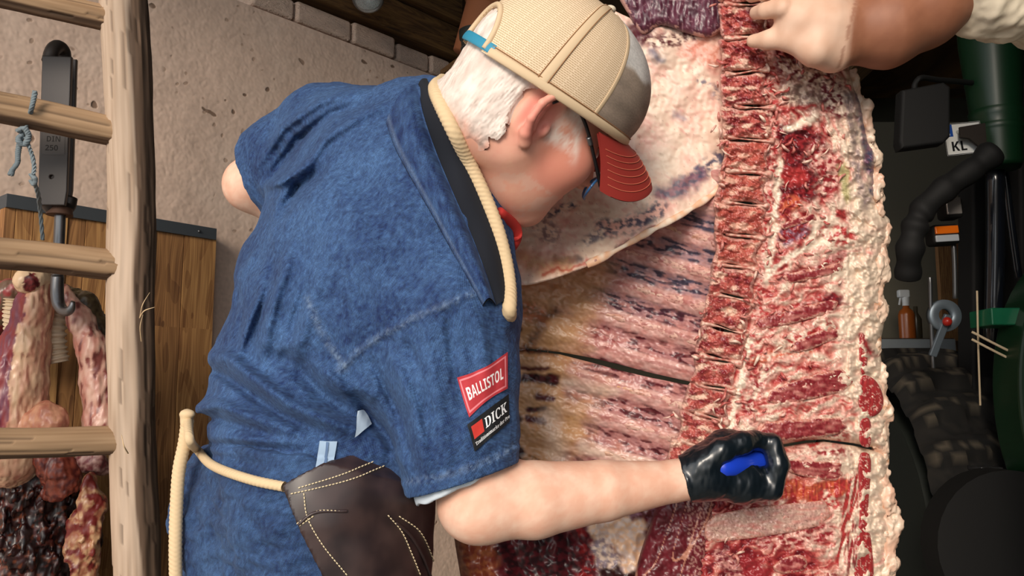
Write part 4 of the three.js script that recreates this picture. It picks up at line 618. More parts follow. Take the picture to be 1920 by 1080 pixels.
function body(p) {
  let d = neckHead(p);
  d = smin(d, capsule(p, neckA, neckB, 0.062, 0.066), 0.03); d = smin(d, capsule(p, throat, throatB, 0.028, 0.042), 0.035);
  d = smin(d, torso(p, -0.058), 0.05);
  d = smin(d, capsule(p, J.sR, J.eR, 0.052, 0.044), 0.02);
  const fm = P(1000, 937, 1.043);
  let arm = chain(p, [J.eR, fm, P(1130, 920, 1.062), J.wR], [0.045, 0.0445, 0.0355, 0.0225], 0.006);
  arm = smin(arm, ellipsoid(p, P(892, 962, 1.03), [dirCam(1, -0.1, 0), dirCam(0.1, 1, 0), dirCam(0, 0, 1)], [0.034, 0.026, 0.03]), 0.02);
  d = smin(d, arm, 0.02); d = smin(d, fist(p, -0.0018), 0.01);
  d = smin(d, chain(p, [J.sL, J.eL], [0.055, 0.04], 0.02), 0.03); d = smin(d, chain(p, [J.eL, J.hL], [0.039, 0.028], 0.02), 0.012);
  const hb = add3(J.hL, norm3(sub3(J.hL, J.eL)), 0.02), ax = norm3(sub3(J.hL, J.eL)), dn = dirCam(0.2, -0.95, 0.1), sd = norm3(cross3(ax, dn));
  let hand = chain(p, [J.hL, add3(hb, ax, 0.05)], [0.026, 0.03], 0.01);
  for (let k = 0; k < 4; k++) { const b = add3(add3(hb, ax, 0.05), dn, -0.03 + k * 0.02), L = [0.07, 0.078, 0.072, 0.056][k]; hand = smin(hand, chain(p, [b, add3(b, ax, L * 0.5), add3(add3(b, ax, L * 0.85), sd, 0.02)], [0.0095, 0.009, 0.0078], 0.004), 0.008); }
  hand = smin(hand, chain(p, [add3(hb, dn, -0.02), add3(add3(hb, dn, -0.055), ax, 0.025), add3(add3(hb, dn, -0.07), ax, 0.06)], [0.013, 0.0115, 0.009], 0.004), 0.01);
  return smin(d, hand, 0.01);
}
const man = thing('person', 'man in denim shirt, mesh cap and leather apron cutting the carcass', 'person', [J.hipR[0] * 0.5 + J.hipL[0] * 0.5, 0, J.hipR[2] * 0.5 + J.hipL[2] * 0.5]);
const bounds = (pts, m) => [[0, 1, 2].map((i) => Math.min(...pts.map((q) => q[i])) - m), [0, 1, 2].map((i) => Math.max(...pts.map((q) => q[i])) + m)];
{
  const skin = S(226, 176, 150), pink = S(214, 138, 116), pale = S(234, 196, 172);
  const paint = (p) => {
    const q = inHead(p), m = fbm(p[0] * 30, p[1] * 30, p[2] * 30, 3), f = nz(p[0] * 160, p[1] * 160, p[2] * 160); let k = mixc(skin, pale, clamp(0.4 + m * 1.2)); k = mixc(k, pink, clamp(f * 0.14 + 0.08));
    if (len3(q) < 0.17) {
      const ear = step01(0.03, 0.012, Math.hypot(q[0] + 0.014, (q[1] + 0.018) * 0.7)) * (Math.abs(q[2]) > 0.07 ? 1 : 0); k = mixc(k, S(212, 138, 118), 0.5 + m * 0.4); k = mixc(k, S(222, 130, 116), ear * 0.8);
      const cheek = 1 - step01(0.02, 0.06, Math.hypot(q[0] - 0.05, q[1] + 0.04)); k = mixc(k, S(206, 112, 92), cheek * 0.55);
      const tmp = step01(0.0, 0.012, q[0]) * (1 - step01(0.036, 0.05, q[0] + q[1] * 0.5)) * step01(-0.04, -0.022, q[1]) * (1 - step01(0.02, 0.03, q[1])); k = mixc(k, S(232, 212, 200), tmp * clamp(0.6 + m + nz(q[0] * 300, q[1] * 60, q[2] * 90) * 0.4));   // white sideburn
      if (q[1] < -0.075 && m > 0.02 && q[0] > 0) k = mixc(k, S(216, 190, 172), 0.3);          // grey stubble
      if (q[0] > 0.09 && q[1] < -0.066 && q[1] > -0.092 && Math.abs(q[2]) < 0.026) k = mixc(k, S(180, 92, 86), 0.6);
    }
    return k;
  };
  const all = [HC, ...torsoAt.map((t) => t[0]), ...Object.values(J)], [lo, hi] = bounds(all, 0.2); hi[0] = P(1480, 900, 1.12)[0] + 0.02;
  part('body', fieldMesh(body, lo, hi, 0.0036, paint, 1.2), M.skin, man);
  for (const s of [-1, 1]) part('eye', new THREE.SphereGeometry(0.0115, 20, 14).translate(...head(0.083, -0.008, 0.033 * s)), std(S(225, 220, 214), 0.2), man);
}
{ // cropped white hair below the cap
  const hair = (p) => { const q = inHead(p), u = q[1], f = q[0], r = Math.abs(q[2]); const edge = f < -0.03 ? -0.094 - f * 0.05 : mix(-0.066, -0.012, step01(-0.034, -0.022, f)); const thin = step01(-0.004, 0.03, u - edge + nz(f * 90, r * 90, u * 40) * 0.004); const nearEar = r > 0.05 ? step01(0.0, 0.014, Math.hypot(f + 0.013, (u + 0.018) * 0.72) - 0.024) : 1; let d = smin(neckHead(p), capsule(p, neckA, neckB, 0.062, 0.066), 0.03) + 0.0012 - 0.0057 * thin * nearEar - thin * nearEar * (nz(q[0] * 300, q[1] * 60, q[2] * 300) * 0.0007 + fbm(p[0] * 40, p[1] * 40, p[2] * 40, 2) * 0.0016);
    const front = f - 0.045, side = f > -0.034 ? 0.034 - u : -1, ring = 0.026 - Math.hypot(f + 0.013, (u + 0.018) * 0.72); d = Math.max(d, (edge - u) * 0.8, front, side, u - 0.06); if (r > 0.066) d = Math.max(d, ring); return d; };
  const [lo, hi] = bounds([HC], 0.15); part('hair', fieldMesh(hair, lo, hi, 0.0024, (p) => { const q = inHead(p), s = nz(q[0] * 70, q[1] * 25, q[2] * 70), ed = q[0] < -0.03 ? -0.094 - q[0] * 0.05 : -0.02, k = mixc(S(226, 212, 202), S(202, 182, 170), clamp(0.4 + s * 0.6)); return mixc(S(220, 164, 144), k, step01(0.0, 0.03, q[1] - ed + s * 0.01)); }, 1.6), phys([1, 1, 1], 0.7, { vertexColors: true, sheen: 0.3 }), man, 'short white hair');
}
// ---- denim
const seamLines = { armhole: [[636, 694], [680, 652], [730, 620], [790, 590], [850, 566], [892, 548]], yoke: [[576, 560], [596, 610], [620, 650], [646, 690]], cuff: [[764, 903], [830, 894], [890, 874], [940, 852], [962, 838]] };
const folds = [
  [[[400, 668], [428, 672], [470, 706], [540, 757], [620, 792], [660, 806]], 15, 0.011], [[[398, 692], [440, 716], [520, 772], [600, 812]], 11, -0.008], [[[352, 800], [372, 766], [410, 760], [462, 778], [540, 808]], 14, 0.009], [[[366, 778], [420, 790], [500, 812]], 8, -0.004],
  [[[520, 660], [560, 690], [600, 735], [650, 770], [690, 790]], 19, -0.010], [[[636, 702], [672, 745], [705, 795], [735, 840]], 12, -0.006], [[[600, 690], [640, 720], [690, 745]], 15, 0.008], [[[560, 640], [520, 655], [490, 640]], 12, 0.004], [[[660, 730], [700, 790], [740, 830]], 16, -0.004],
  [[[545, 470], [515, 560], [492, 660]], 12, 0.006], [[[520, 480], [490, 570], [466, 650]], 10, -0.005], [[[505, 520], [470, 600], [446, 670]], 9, 0.005], [[[600, 520], [570, 610], [552, 680]], 14, 0.004], [[[575, 540], [540, 640]], 9, -0.004],
  [[[484, 310], [530, 240], [600, 190], [670, 172]], 10, 0.005], [[[510, 330], [560, 262], [620, 215], [680, 195]], 9, -0.006], [[[560, 330], [610, 260], [680, 215], [740, 190]], 10, 0.005], [[[530, 400], [560, 350], [600, 320]], 12, -0.007], [[[495, 350], [530, 340], [570, 310]], 9, 0.005],
  [[[700, 680], [745, 770], [778, 880]], 10, -0.005], [[[730, 660], [775, 760], [800, 880]], 13, 0.006], [[[800, 610], [815, 720], [835, 860]], 15, 0.004], [[[840, 590], [850, 680], [865, 760]], 10, -0.004], [[[880, 570], [905, 640], [915, 720]], 14, 0.004], [[[760, 640], [790, 700]], 9, -0.004],
  [[[380, 830], [460, 838], [560, 846]], 6, -0.004], [[[390, 852], [470, 866], [570, 872]], 6, -0.003], [[[400, 818], [480, 824], [570, 832]], 7, 0.003], [[[650, 300], [700, 380], [750, 480], [800, 560]], 30, -0.004],
].map(([l, w, a]) => ({ l, w, a, b: [Math.min(...l.map((q) => q[0])) - w * 2.6, Math.max(...l.map((q) => q[0])) + w * 2.6, Math.min(...l.map((q) => q[1])) - w * 2.6, Math.max(...l.map((q) => q[1])) + w * 2.6] }));
function foldAt(x, y) { let s = 0; for (const f of folds) { if (x < f.b[0] || x > f.b[1] || y < f.b[2] || y > f.b[3]) continue; const [e, t] = lineDistT(x, y, f.l), d = e / f.w; s += f.a * 1.8 * Math.exp(-d * d) * (0.25 + 0.75 * Math.sin(Math.PI * clamp(t, 0.02, 0.98)) ** 0.6); } return s; }
const hemA = P(352, 846, 1.2), hemB = P(545, 918, 1.05), hemN = norm3(cross3(sub3(hemB, hemA), TN)), hemUp = dot3(hemN, TS) > 0 ? hemN : hemN.map((v) => -v);
const sleeveR = [P(838, 585, 1.05), P(842, 700, 1.045), P(852, 800, 1.04), P(866, 902, 1.035)], sleeveDir = norm3(sub3(sleeveR[3], sleeveR[1]));
const cuffEnd = P(866, 898, 1.035), cuffN = dirCam(0.3, -0.95, 0.1);
const slL = norm3(sub3(J.eL, J.sL)), cuffL = P(512, 330, 1.33);
function shirtSmooth(p) {
  let d = torso(p, 0.002);
  d = smin(d, ellipsoid(p, P(828, 520, 1.09), [TWW, TS, TN], [0.088, 0.09, 0.08]), 0.06);                       // right shoulder cap
  d = smin(d, ellipsoid(p, P(690, 500, 1.10), [TWW, TS, TN], [0.12, 0.14, 0.08]), 0.06);                        // shoulder blade
  d = Math.max(d, -dot3(sub3(p, hemA), hemUp));
  let s = chain(p, sleeveR, [0.086, 0.08, 0.073, 0.0665], 0.01); s = smax(s, dot3(sub3(p, cuffEnd), cuffN), 0.004);
  d = smin(d, s, 0.024);
  let l = chain(p, [J.sL, P(540, 312, 1.32), P(490, 338, 1.345)], [0.078, 0.068, 0.064], 0.03); l = smax(l, dot3(sub3(p, cuffL), slL), 0.004);
  return smin(d, l, 0.05);
}
function shirt(p) {
  let d = shirtSmooth(p); if (d > 0.06 || d < -0.05) return d;
  const [x, y] = pixelOf(p), q = clamp(1 - Math.abs(d) / 0.05);
  d -= foldAt(x, y) + fbm(p[0] * 9, p[1] * 9, p[2] * 9, 2) * 0.004 + fbm(p[0] * 34, p[1] * 22, p[2] * 34, 2) * 0.0016 + ridged(p[0] * 16, p[1] * 13, p[2] * 16) * 0.0022;
  d -= 0.0028 * Math.exp(-((lineDist(x, y, seamLines.armhole) / 7) ** 2)) + 0.0009 * Math.exp(-((lineDist(x, y, seamLines.yoke) / 4) ** 2)) - 0.0012 * Math.exp(-((lineDist(x, y, seamLines.cuff) / 3) ** 2));
  { const cf = dot3(sub3(p, cuffEnd), cuffN); if (y > 760 && cf > -0.02) d -= 0.0022 * step01(-0.02, -0.018, cf); }
  // hollow the sleeve and the neck so that the openings are open
  const inS = chain(p, [sleeveR[1], sleeveR[3], add3(sleeveR[3], sleeveDir, 0.1)], [0.058, 0.058, 0.058], 0.02); if (y > 780) d = smax(d, -inS, 0.004);
  d = Math.max(d, y > 760 ? dot3(sub3(p, cuffEnd), cuffN) : -1);
  const inL = capsule(p, P(520, 325, 1.328), P(430, 372, 1.38), 0.058, 0.062); d = smax(d, -inL, 0.004);
  return d;
}
const denimPaint = (fade, dark) => (p, n) => {
  const [x, y] = pixelOf(p), a = fbm(p[0] * 8, p[1] * 8, p[2] * 8, 3), s = nz(p[0] * 60 + p[1] * 40, p[1] * 40 - p[0] * 60, p[2] * 260), st = nz(p[0] * 240 + p[1] * 90, p[1] * 240 - p[0] * 90, p[2] * 60), g = fbm(p[0] * 120, p[1] * 120, p[2] * 120, 2);
  let k = mixc(dark, fade, clamp(0.38 + a * 0.34 + s * 0.16 + st * 0.2 + g * 0.12));
  for (const nme of ['armhole', 'yoke', 'cuff']) { const e = lineDist(x, y, seamLines[nme]); if (e < 10) k = mixc(k, mixc(S(140, 160, 186), dark, clamp(0.45 + nz(x * 0.2, y * 0.2, 3))), (1 - e / 10) * 0.75 * (0.4 + 0.6 * Math.sin((x - y * 0.6) * 0.75) ** 2)); }
  return k;
};
const twill = noiseTexture(768, 768, (u, v) => { const d = (u + v) * 48, w = 0.5 + 0.5 * Math.sin(d * 2 * Math.PI), slub = tileNoise(u, v * 0.25, 70, 3), s2 = tileNoise(u * 0.3, v, 60, 8), k = 206 + w * 14 + slub * 26 + s2 * 18 + tileNoise(u, v, 14, 5) * 10; return [k - 3, k, k + 3]; });
const twillBump = noiseTexture(768, 768, (u, v) => { const k = 128 + Math.sin((u + v) * 48 * 2 * Math.PI) * 40 + tileNoise(u, v * 0.25, 70, 3) * 60; return [k, k, k]; }, false);
M.denim = phys([1, 1, 1], 0.9, { vertexColors: true, sheen: 0.25, sheenRoughness: 0.6, map: twill, bumpMap: twillBump, bumpScale: 0.0006 }); M.denim.sheenColor = col(S(120, 150, 190));
const BLUE = [S(88, 128, 178), S(5, 36, 90)];
{
  const [lo, hi] = bounds([...torsoAt.map((t) => t[0]), ...sleeveR, J.sL, J.eL], 0.24); part('shirt', flatUV(fieldMesh(shirt, lo, hi, 0.0036, denimPaint(...BLUE), 1.35), TWW, TS, 0.09), M.denim, man, 'faded blue denim shirt');
  // jeans
}
function legs(p, grow = 0) { let d = torso(p, grow - 0.004); d = Math.max(d, dot3(sub3(p, hemA), hemUp) - 0.03); for (const [a, b, c] of [[J.hipR, kneeR, footR], [J.hipL, kneeL, footL]]) d = smin(d, chain(p, [a, b, c], [0.108 + grow, 0.076 + grow, 0.066 + grow], 0.04), 0.05); d = smin(d, ellipsoid(p, P(478, 1000, 1.17), [TWW, TS, TN], [0.13 + grow, 0.11 + grow, 0.07 + grow]), 0.05); return d; }
{
  const jeans = (p) => { let d = legs(p); if (Math.abs(d) < 0.05) { const [x, y] = pixelOf(p); d -= fbm(p[0] * 10, p[1] * 14, p[2] * 10, 3) * 0.006 + foldAt(x, y) * 0.4 + 0.003 * nz(p[0] * 20, p[1] * 60, p[2] * 20); } return Math.max(d, 0.045 - p[1]); };
  const [lo, hi] = bounds([J.hipR, J.hipL, kneeR, kneeL, footR, footL, P(360, 840, 1.1), P(800, 840, 1.2)], 0.16); lo[1] = 0; part('jeans', flatUV(fieldMesh(jeans, lo, hi, 0.0048, denimPaint(S(78, 116, 164), S(6, 36, 82)), 1.35), TWW, [0, 1, 0], 0.09), M.denim, man, 'blue denim jeans');
  for (const f of [footR, footL]) { const sd = (p) => Math.max(smin(ellipsoid(p, [f[0] + 0.06, 0.05, f[2] - 0.03], [norm3([0.85, 0, -0.5]), [0, 1, 0], norm3([0.5, 0, 0.85])], [0.15, 0.06, 0.052]), capsule(p, [f[0], 0.06, f[2]], [f[0], 0.2, f[2]], 0.055, 0.056), 0.03), 0.012 - p[1]); const [a, b] = bounds([f], 0.24); a[1] = -0.02; const bt = part('boot', fieldMesh(sd, a, b, 0.008), std(S(52, 40, 32), 0.6), man); const s = new THREE.Shape(); s.absellipse(0, 0, 0.155, 0.056, 0, Math.PI * 2); const sole = new THREE.ExtrudeGeometry(s, { depth: 0.016, bevelEnabled: false, curveSegments: 24 }); sole.rotateX(-Math.PI / 2); sole.rotateY(Math.atan2(0.5, 0.85)); sole.translate(f[0] + 0.06, 0, f[2] - 0.03); part('sole', sole, std(S(30, 26, 24), 0.8), bt); }
}
const clothes = (p) => Math.min(shirt(p), legs(p));
const skinUnder = (p) => Math.min(clothes(p), body(p));
// white undershirt that shows at the cuff and at the waist
{
  const under = (p) => { let d = chain(p, [sleeveR[1], P(866, 880, 1.036), P(872, 918, 1.034)], [0.059, 0.059, 0.059], 0.01); const cut = dot3(sub3(p, P(836, 921, 1.035)), dirCam(0.44, -0.9, 0.1)) + nz(p[0] * 30, 2, p[2] * 30) * 0.003; d = smax(d, cut, 0.003); d = Math.max(d, -chain(p, [sleeveR[1], add3(sleeveR[3], sleeveDir, 0.1)], [0.053, 0.053], 0.02)); return d; };
  const [lo, hi] = bounds([sleeveR[1], sleeveR[3]], 0.09); part('undershirt', fieldMesh(under, lo, hi, 0.003), std(S(206, 216, 226), 0.9), man, 'white undershirt at the cuff');
}
// glove
{
  const glove = (p) => { let d = fist(p, 0.0016) - nz(p[0] * 120, p[1] * 60, p[2] * 120) * 0.0004 - fbm(p[0] * 50, p[1] * 30, p[2] * 50, 2) * 0.0009; d = smin(d, capsule(p, P(1276, 902, 1.086), P(1322, 892, 1.089), 0.0275, 0.0265) - nz(p[0] * 90, p[1] * 50, p[2] * 50) * 0.0015, 0.006); const q = pixelOf(p), cut = (1276 + (q[1] - 870) * 0.28 - q[0]) / FOCAL * 1.08 + nz(p[1] * 60, 1, p[2] * 60) * 0.001; return Math.max(d, cut); };
  const [lo, hi] = bounds([P(1270, 900, 1.09), P(1465, 870, 1.1), P(1440, 830, 1.16), P(1400, 920, 1.18)], 0.04); part('glove', fieldMesh(glove, lo, hi, 0.0022, null, 1.5), phys(S(14, 22, 28), 0.3, { clearcoat: 0.35, clearcoatRoughness: 0.25 }), man, 'thin black rubber glove');
}
// ---------------------------------------------------------------- cap, glasses, apron and patches
{
  const t = new THREE.Group(); t.name = 'cap'; t.userData.label = 'sun-bleached mesh cap with rust-red brim'; man.add(t); t.position.copy(V(HC)).sub(man.position);
  const A = 0.117, Bw = 0.096, H = 0.122, U0 = 0.012, e = 2.35;
  const dome = (deg, h) => { const a = deg * Math.PI / 180, w = Math.pow(1 - Math.pow(h, e), 1 / e), fr = Math.max(0, Math.cos(a)); return head(A * w * Math.cos(a) * (1 + 0.05 * fr * Math.sin(h * 3)) + 0.004, U0 + H * h + 0.014 * (1 - h) * Math.cos(a), Bw * w * Math.sin(a)); };
  const meshTex = canvasTexture(64, 64, (c) => { c.fillStyle = '#dac2a4'; c.fillRect(0, 0, 64, 64); c.fillStyle = '#9a7a52'; for (let r = 0; r < 4; r++) for (let k = 0; k < 4; k++) c.fillRect(k * 16 + (r % 2) * 8 - 8 + 1.5, r * 16 + 6, 13, 4.5); }); meshTex.wrapS = meshTex.wrapT = THREE.RepeatWrapping;
  const meshMat = std([1, 1, 1], 0.85, { map: meshTex }), foamTex = noiseTexture(256, 256, (u, v) => { const s = 1 + nz(u * 50, v * 50, 1) * 0.06 + nz(u * 6, v * 6, 3) * 0.1; return mixc([142 * s, 126 * s, 112 * s], [206 * s, 202 * s, 198 * s], step01(0.6, 0.66, v + nz(u * 8, v * 3, 5) * 0.03)); });
  const panel = (name, d0, d1, mat, label, open) => {
    const n = 30, m = 36, pos = [], uv = [], idx = [];
    for (let i = 0; i <= n; i++) for (let j = 0; j <= m; j++) { const d = mix(d0, d1, i / n), h = j / m * 0.995, q = dome(d, h); pos.push(...q); uv.push(mat === meshMat ? d / 180 * Math.PI * 0.1 / 0.013 : i / n, mat === meshMat ? (H * 1.35 * h) / 0.012 : h); }
    for (let i = 0; i < n; i++) for (let j = 0; j < m; j++) { const d = mix(d0, d1, (i + 0.5) / n), h = (j + 0.5) / m; if (open && h < 0.38 * Math.sqrt(Math.max(0, 1 - ((180 - Math.abs(d)) / 25) ** 2))) continue; const a = i * (m + 1) + j, b = a + m + 1; idx.push(a, b, a + 1, b, b + 1, a + 1); }
    return part(name, geom(pos, idx, null, uv), mat, t, label);
  };
  panel('front_panel', -78, 78, std([1, 1, 1], 0.8, { map: foamTex }), 'faded grey-brown front panel');
  for (const s of [1, -1]) { panel('mesh_panel', 78 * s, 114 * s, meshMat, 'bleached mesh panel'); panel('mesh_panel', 114 * s, 180 * s, meshMat, 'bleached mesh panel', true); }
  const seam = std(S(206, 180, 146), 0.8), stitchMat = std(S(150, 104, 66), 0.8);
  for (const d of [114, -114, 78, -78, 0.01]) { const pts = []; for (let i = 0; i <= 12; i++) pts.push(dome(d, i / 12 * 0.99)); const wide = Math.abs(d) > 90; const sm = part('seam', tube(pts, wide ? 0.0062 : 0.003, 10, true, 4, { dir: norm3(sub3(dome(d, 0.4), HC)), k: 0.28 }), seam, t); if (wide) for (const o of [-3.1, 3.1]) { const q = []; for (let i = 0; i <= 12; i++) q.push(add3(dome(d + o * (1 - 0.3 * i / 12) / Math.max(0.35, Math.pow(1 - Math.pow(i / 12.1, e), 1 / e)), i / 12 * 0.985), norm3(sub3(dome(d, i / 12), HC)), 0.0012)); part('stitch_line', tube(q, 0.0006, 5, true, 4), stitchMat, sm); } }
  { const q = [], r = []; for (let i = 0; i <= 40; i++) { const d = -150 + i * 7.5; q.push(dome(d, 0.035)); r.push(add3(dome(d, 0.085), norm3(sub3(dome(d, 0.08), HC)), 0.001)); } const bd = part('sweatband', tube(q, 0.0028, 10, true, 2, { dir: HU, k: 1.9 }), seam, t); part('stitch_line', tube(r, 0.0006, 5, true, 2), stitchMat, bd); }
  { const q = []; for (let i = 0; i <= 10; i++) q.push(dome(148 + i * 6.4, 0.06)); part('back_strap', tube(q, 0.0062, 10, true, 3, { dir: norm3(sub3(HC, dome(180, 0.05))), k: 0.3 }), std(S(48, 134, 164), 0.5), t, 'blue plastic strap'); }
  { const q = []; for (let i = 0; i <= 16; i++) { const a = i / 16 * Math.PI; q.push(dome(180 - 25 * Math.cos(a), 0.38 * Math.sin(a) + 0.03)); } part('opening_trim', tube(q, 0.0035, 8, true, 3), seam, t); }
  part('button', new THREE.SphereGeometry(0.0075, 18, 10).scale(1, 0.7, 1).translate(...head(0.004, U0 + H + 0.001, 0)), std(S(220, 205, 180), 0.7), t);
  // brim: arched plate with rounded rim
  const brimAt = (deg, s, th) => { const a = deg * Math.PI / 180, b = [A * Math.cos(a) + 0.004, U0 + 0.014 * Math.cos(a) + 0.004 - 0.012 * Math.sin(a) ** 2, Bw * 0.99 * Math.sin(a)], sn = Math.sin(a * 1.2), o = [0.05 + 0.136 * Math.pow(Math.max(0, Math.cos(a * 1.2)), 0.5), 0.012 - 0.05 * sn * sn, 0.08 * Math.sign(sn) * Math.pow(Math.abs(sn), 0.7)]; return head(mix(b[0], o[0], s), mix(b[1], o[1], s) + 0.004 * Math.sin(s * 3.14) + th, mix(b[2], o[2], s)); };
  { const n = 48, m = 16, pos = [], idx = [], T = 0.0016, row = []; for (let i = 0; i <= n; i++) { const d = -68 + 136 * i / n, ring = []; for (let j = 0; j <= m; j++) ring.push(brimAt(d, j / m, T * (j === m ? 0.4 : 1))); for (let j = m; j >= 0; j--) ring.push(brimAt(d, j / m, -T * (j === m ? 0.4 : 1))); row.push(ring); for (const q of ring) pos.push(...q); }
    const k = row[0].length; for (let i = 0; i < n; i++) for (let j = 0; j < k; j++) { const a = i * k + j, b = i * k + (j + 1) % k; idx.push(a, b, a + k, b, b + k, a + k); }
    const brim = part('brim', geom(pos, idx), phys(S(158, 46, 38), 0.75, { sheen: 0.2 }), t, 'rust-red cloth brim');
    for (let r = 0; r < 6; r++) { const q = []; for (let i = 0; i <= 30; i++) q.push(brimAt(-65 + 130 * i / 30, 0.3 + r * 0.115, 0.0022)); part('stitch_line', tube(q, 0.0005, 5, true, 2), std(S(206, 110, 84), 0.8), brim); } }
  part('print', (() => { const pos = [], idx = [], n = 10; for (let i = 0; i <= n; i++) for (let j = 0; j <= n; j++) pos.push(...add3(dome(-22 + 36 * i / n, 0.16 + 0.5 * j / n), HF, 0.0018)); for (let i = 0; i < n; i++) for (let j = 0; j < n; j++) { const a = i * (n + 1) + j; idx.push(a, a + n + 1, a + 1, a + n + 1, a + n + 2, a + 1); } return geom(pos, idx); })(), std(S(28, 38, 66), 0.8), t, 'navy emblem on the front panel');
}
{
  const t = new THREE.Group(); t.name = 'glasses'; t.userData.label = 'thin dark glasses slid down the nose'; man.add(t); t.position.copy(V(head(0.1, -0.02, 0))).sub(man.position);
  const fr = std(S(22, 20, 22), 0.35), blue = std(S(44, 84, 128), 0.3);
  for (const s of [1, -1]) {
    part('temple', tube([head(-0.016, 0.004, 0.083 * s), head(-0.004, 0.02, 0.083 * s), head(0.03, 0.012, 0.078 * s), head(0.075, -0.014, 0.073 * s), head(0.106, -0.032, 0.066 * s)], [0.0018, 0.0024, 0.0022, 0.0022, 0.0028], 10), fr, t);
    const q = []; for (let i = 0; i <= 32; i++) { const a = i / 32 * Math.PI * 2; q.push(head(0.116 - 0.006 * Math.abs(Math.cos(a)) - (0.012 * Math.cos(a)), -0.04 + 0.016 * Math.sin(a), (0.036 + 0.027 * Math.cos(a)) * s)); }
    part('rim', tube(q, 0.0016, 8, false, 2), blue, t, 'blue rim');
    const pos = [...head(0.115, -0.04, 0.036 * s)], idx = []; for (let i = 0; i < 32; i++) { pos.push(...q[i]); idx.push(0, i + 1, (i + 1) % 32 + 1); } part('lens', geom(pos, idx), phys([1, 1, 1], 0.02, { transmission: 1, thickness: 0, ior: 1.5 }), t);
    part('hinge', new THREE.SphereGeometry(0.003, 10, 8).translate(...head(0.106, -0.032, 0.066 * s)), M.metal, t);
    part('clip', tube([head(0.048, 0.0015, 0.0765 * s), head(0.057, -0.0036, 0.0757 * s)], 0.0031, 10), M.metal, t, 'pale metal clip');
  }
  part('bridge', tube([head(0.124, -0.036, 0.01), head(0.131, -0.033, 0), head(0.124, -0.036, -0.01)], 0.0016, 8), blue, t);
}
// point on the clothes seen at a pixel, lifted off the surface
const cloth = (x, y, lift = 0.003, fn = clothes) => { const p = meet(fn, x, y) || P(x, y, 1.1); return add3(p, gradient(fn, p, 0.006), lift); };
function patch(c, nx, ny, lift, fn, edge = () => [0, 0]) {                        // cloth badge lying on a curved surface
  const pos = [], uv = [], idx = []; for (let j = 0; j <= ny; j++) for (let i = 0; i <= nx; i++) { const u = i / nx, v = j / ny, o = edge(u, v), x = mix(mix(c[0][0], c[1][0], u), mix(c[3][0], c[2][0], u), v) + o[0], y = mix(mix(c[0][1], c[1][1], u), mix(c[3][1], c[2][1], u), v) + o[1]; pos.push(...cloth(x, y, lift, fn)); uv.push(u, 1 - v); }
  const w = nx + 1; for (let j = 0; j < ny; j++) for (let i = 0; i < nx; i++) { const a = j * w + i; idx.push(a, a + w, a + 1, a + 1, a + w, a + w + 1); }
  return geom(pos, idx, null, uv);
}
{
  const red = canvasTexture(512, 320, (c, w, h) => { c.fillStyle = '#b8323a'; c.fillRect(0, 0, w, h); c.strokeStyle = '#e8828a'; c.lineWidth = 16; c.strokeRect(26, 30, w - 52, h - 60); c.fillStyle = '#f6eeee'; c.font = 'bold 112px sans-serif'; c.textAlign = 'center'; c.textBaseline = 'middle'; c.save(); c.translate(w / 2, h / 2); c.scale(0.72, 1.35); c.fillText('BALLISTOL', 0, 0); c.restore(); });
  const shirtTop = (p) => shirt(p);
  part('sleeve_patch', patch([[857, 707], [949, 660], [949, 728], [879, 782]], 20, 12, 0.0022, shirtTop, (u, v) => [0, (v < 0.5 ? 7 : -6) * Math.sin(u * Math.PI) * Math.abs(1 - 2 * v)]), std([1, 1, 1], 0.75, { map: red }), man, 'red banner-shaped sleeve badge with white lettering');
  const blk = canvasTexture(512, 320, (c, w, h) => { c.fillStyle = '#0c0d12'; c.fillRect(0, 0, w, h); c.fillStyle = '#c8342a'; c.fillRect(34, 50, 140, 150); c.fillStyle = '#f2f2f4'; c.font = 'bold 150px serif'; c.textBaseline = 'middle'; c.save(); c.translate(196, 128); c.scale(0.74, 1.1); c.fillText('DICK', 0, 0); c.restore(); c.font = 'bold 50px serif'; c.save(); c.translate(34, 258); c.scale(0.76, 1.1); c.fillText('Traditionsmarke der Profis', 0, 0); c.restore(); });
  part('sleeve_patch', patch([[875, 796], [951, 738], [953, 790], [889, 846]], 20, 12, 0.0022, shirtTop), std([1, 1, 1], 0.75, { map: blk }), man, 'black sleeve badge with red square and white lettering');
  part('side_tab', patch([[600, 828], [632, 826], [622, 896], [588, 904]], 6, 10, 0.003, clothes), std(S(150, 172, 196), 0.85), man, 'pale worn side tab');
  part('side_tab', patch([[613, 828], [618, 828], [608, 898], [603, 900]], 3, 10, 0.0042, clothes), std(S(88, 112, 146), 0.85), man);
  part('undershirt', patch([[668, 770], [680, 766], [694, 798], [664, 818]], 8, 8, 0.003, clothes), std(S(196, 214, 230), 0.9), man, 'white undershirt showing at the waist');
}
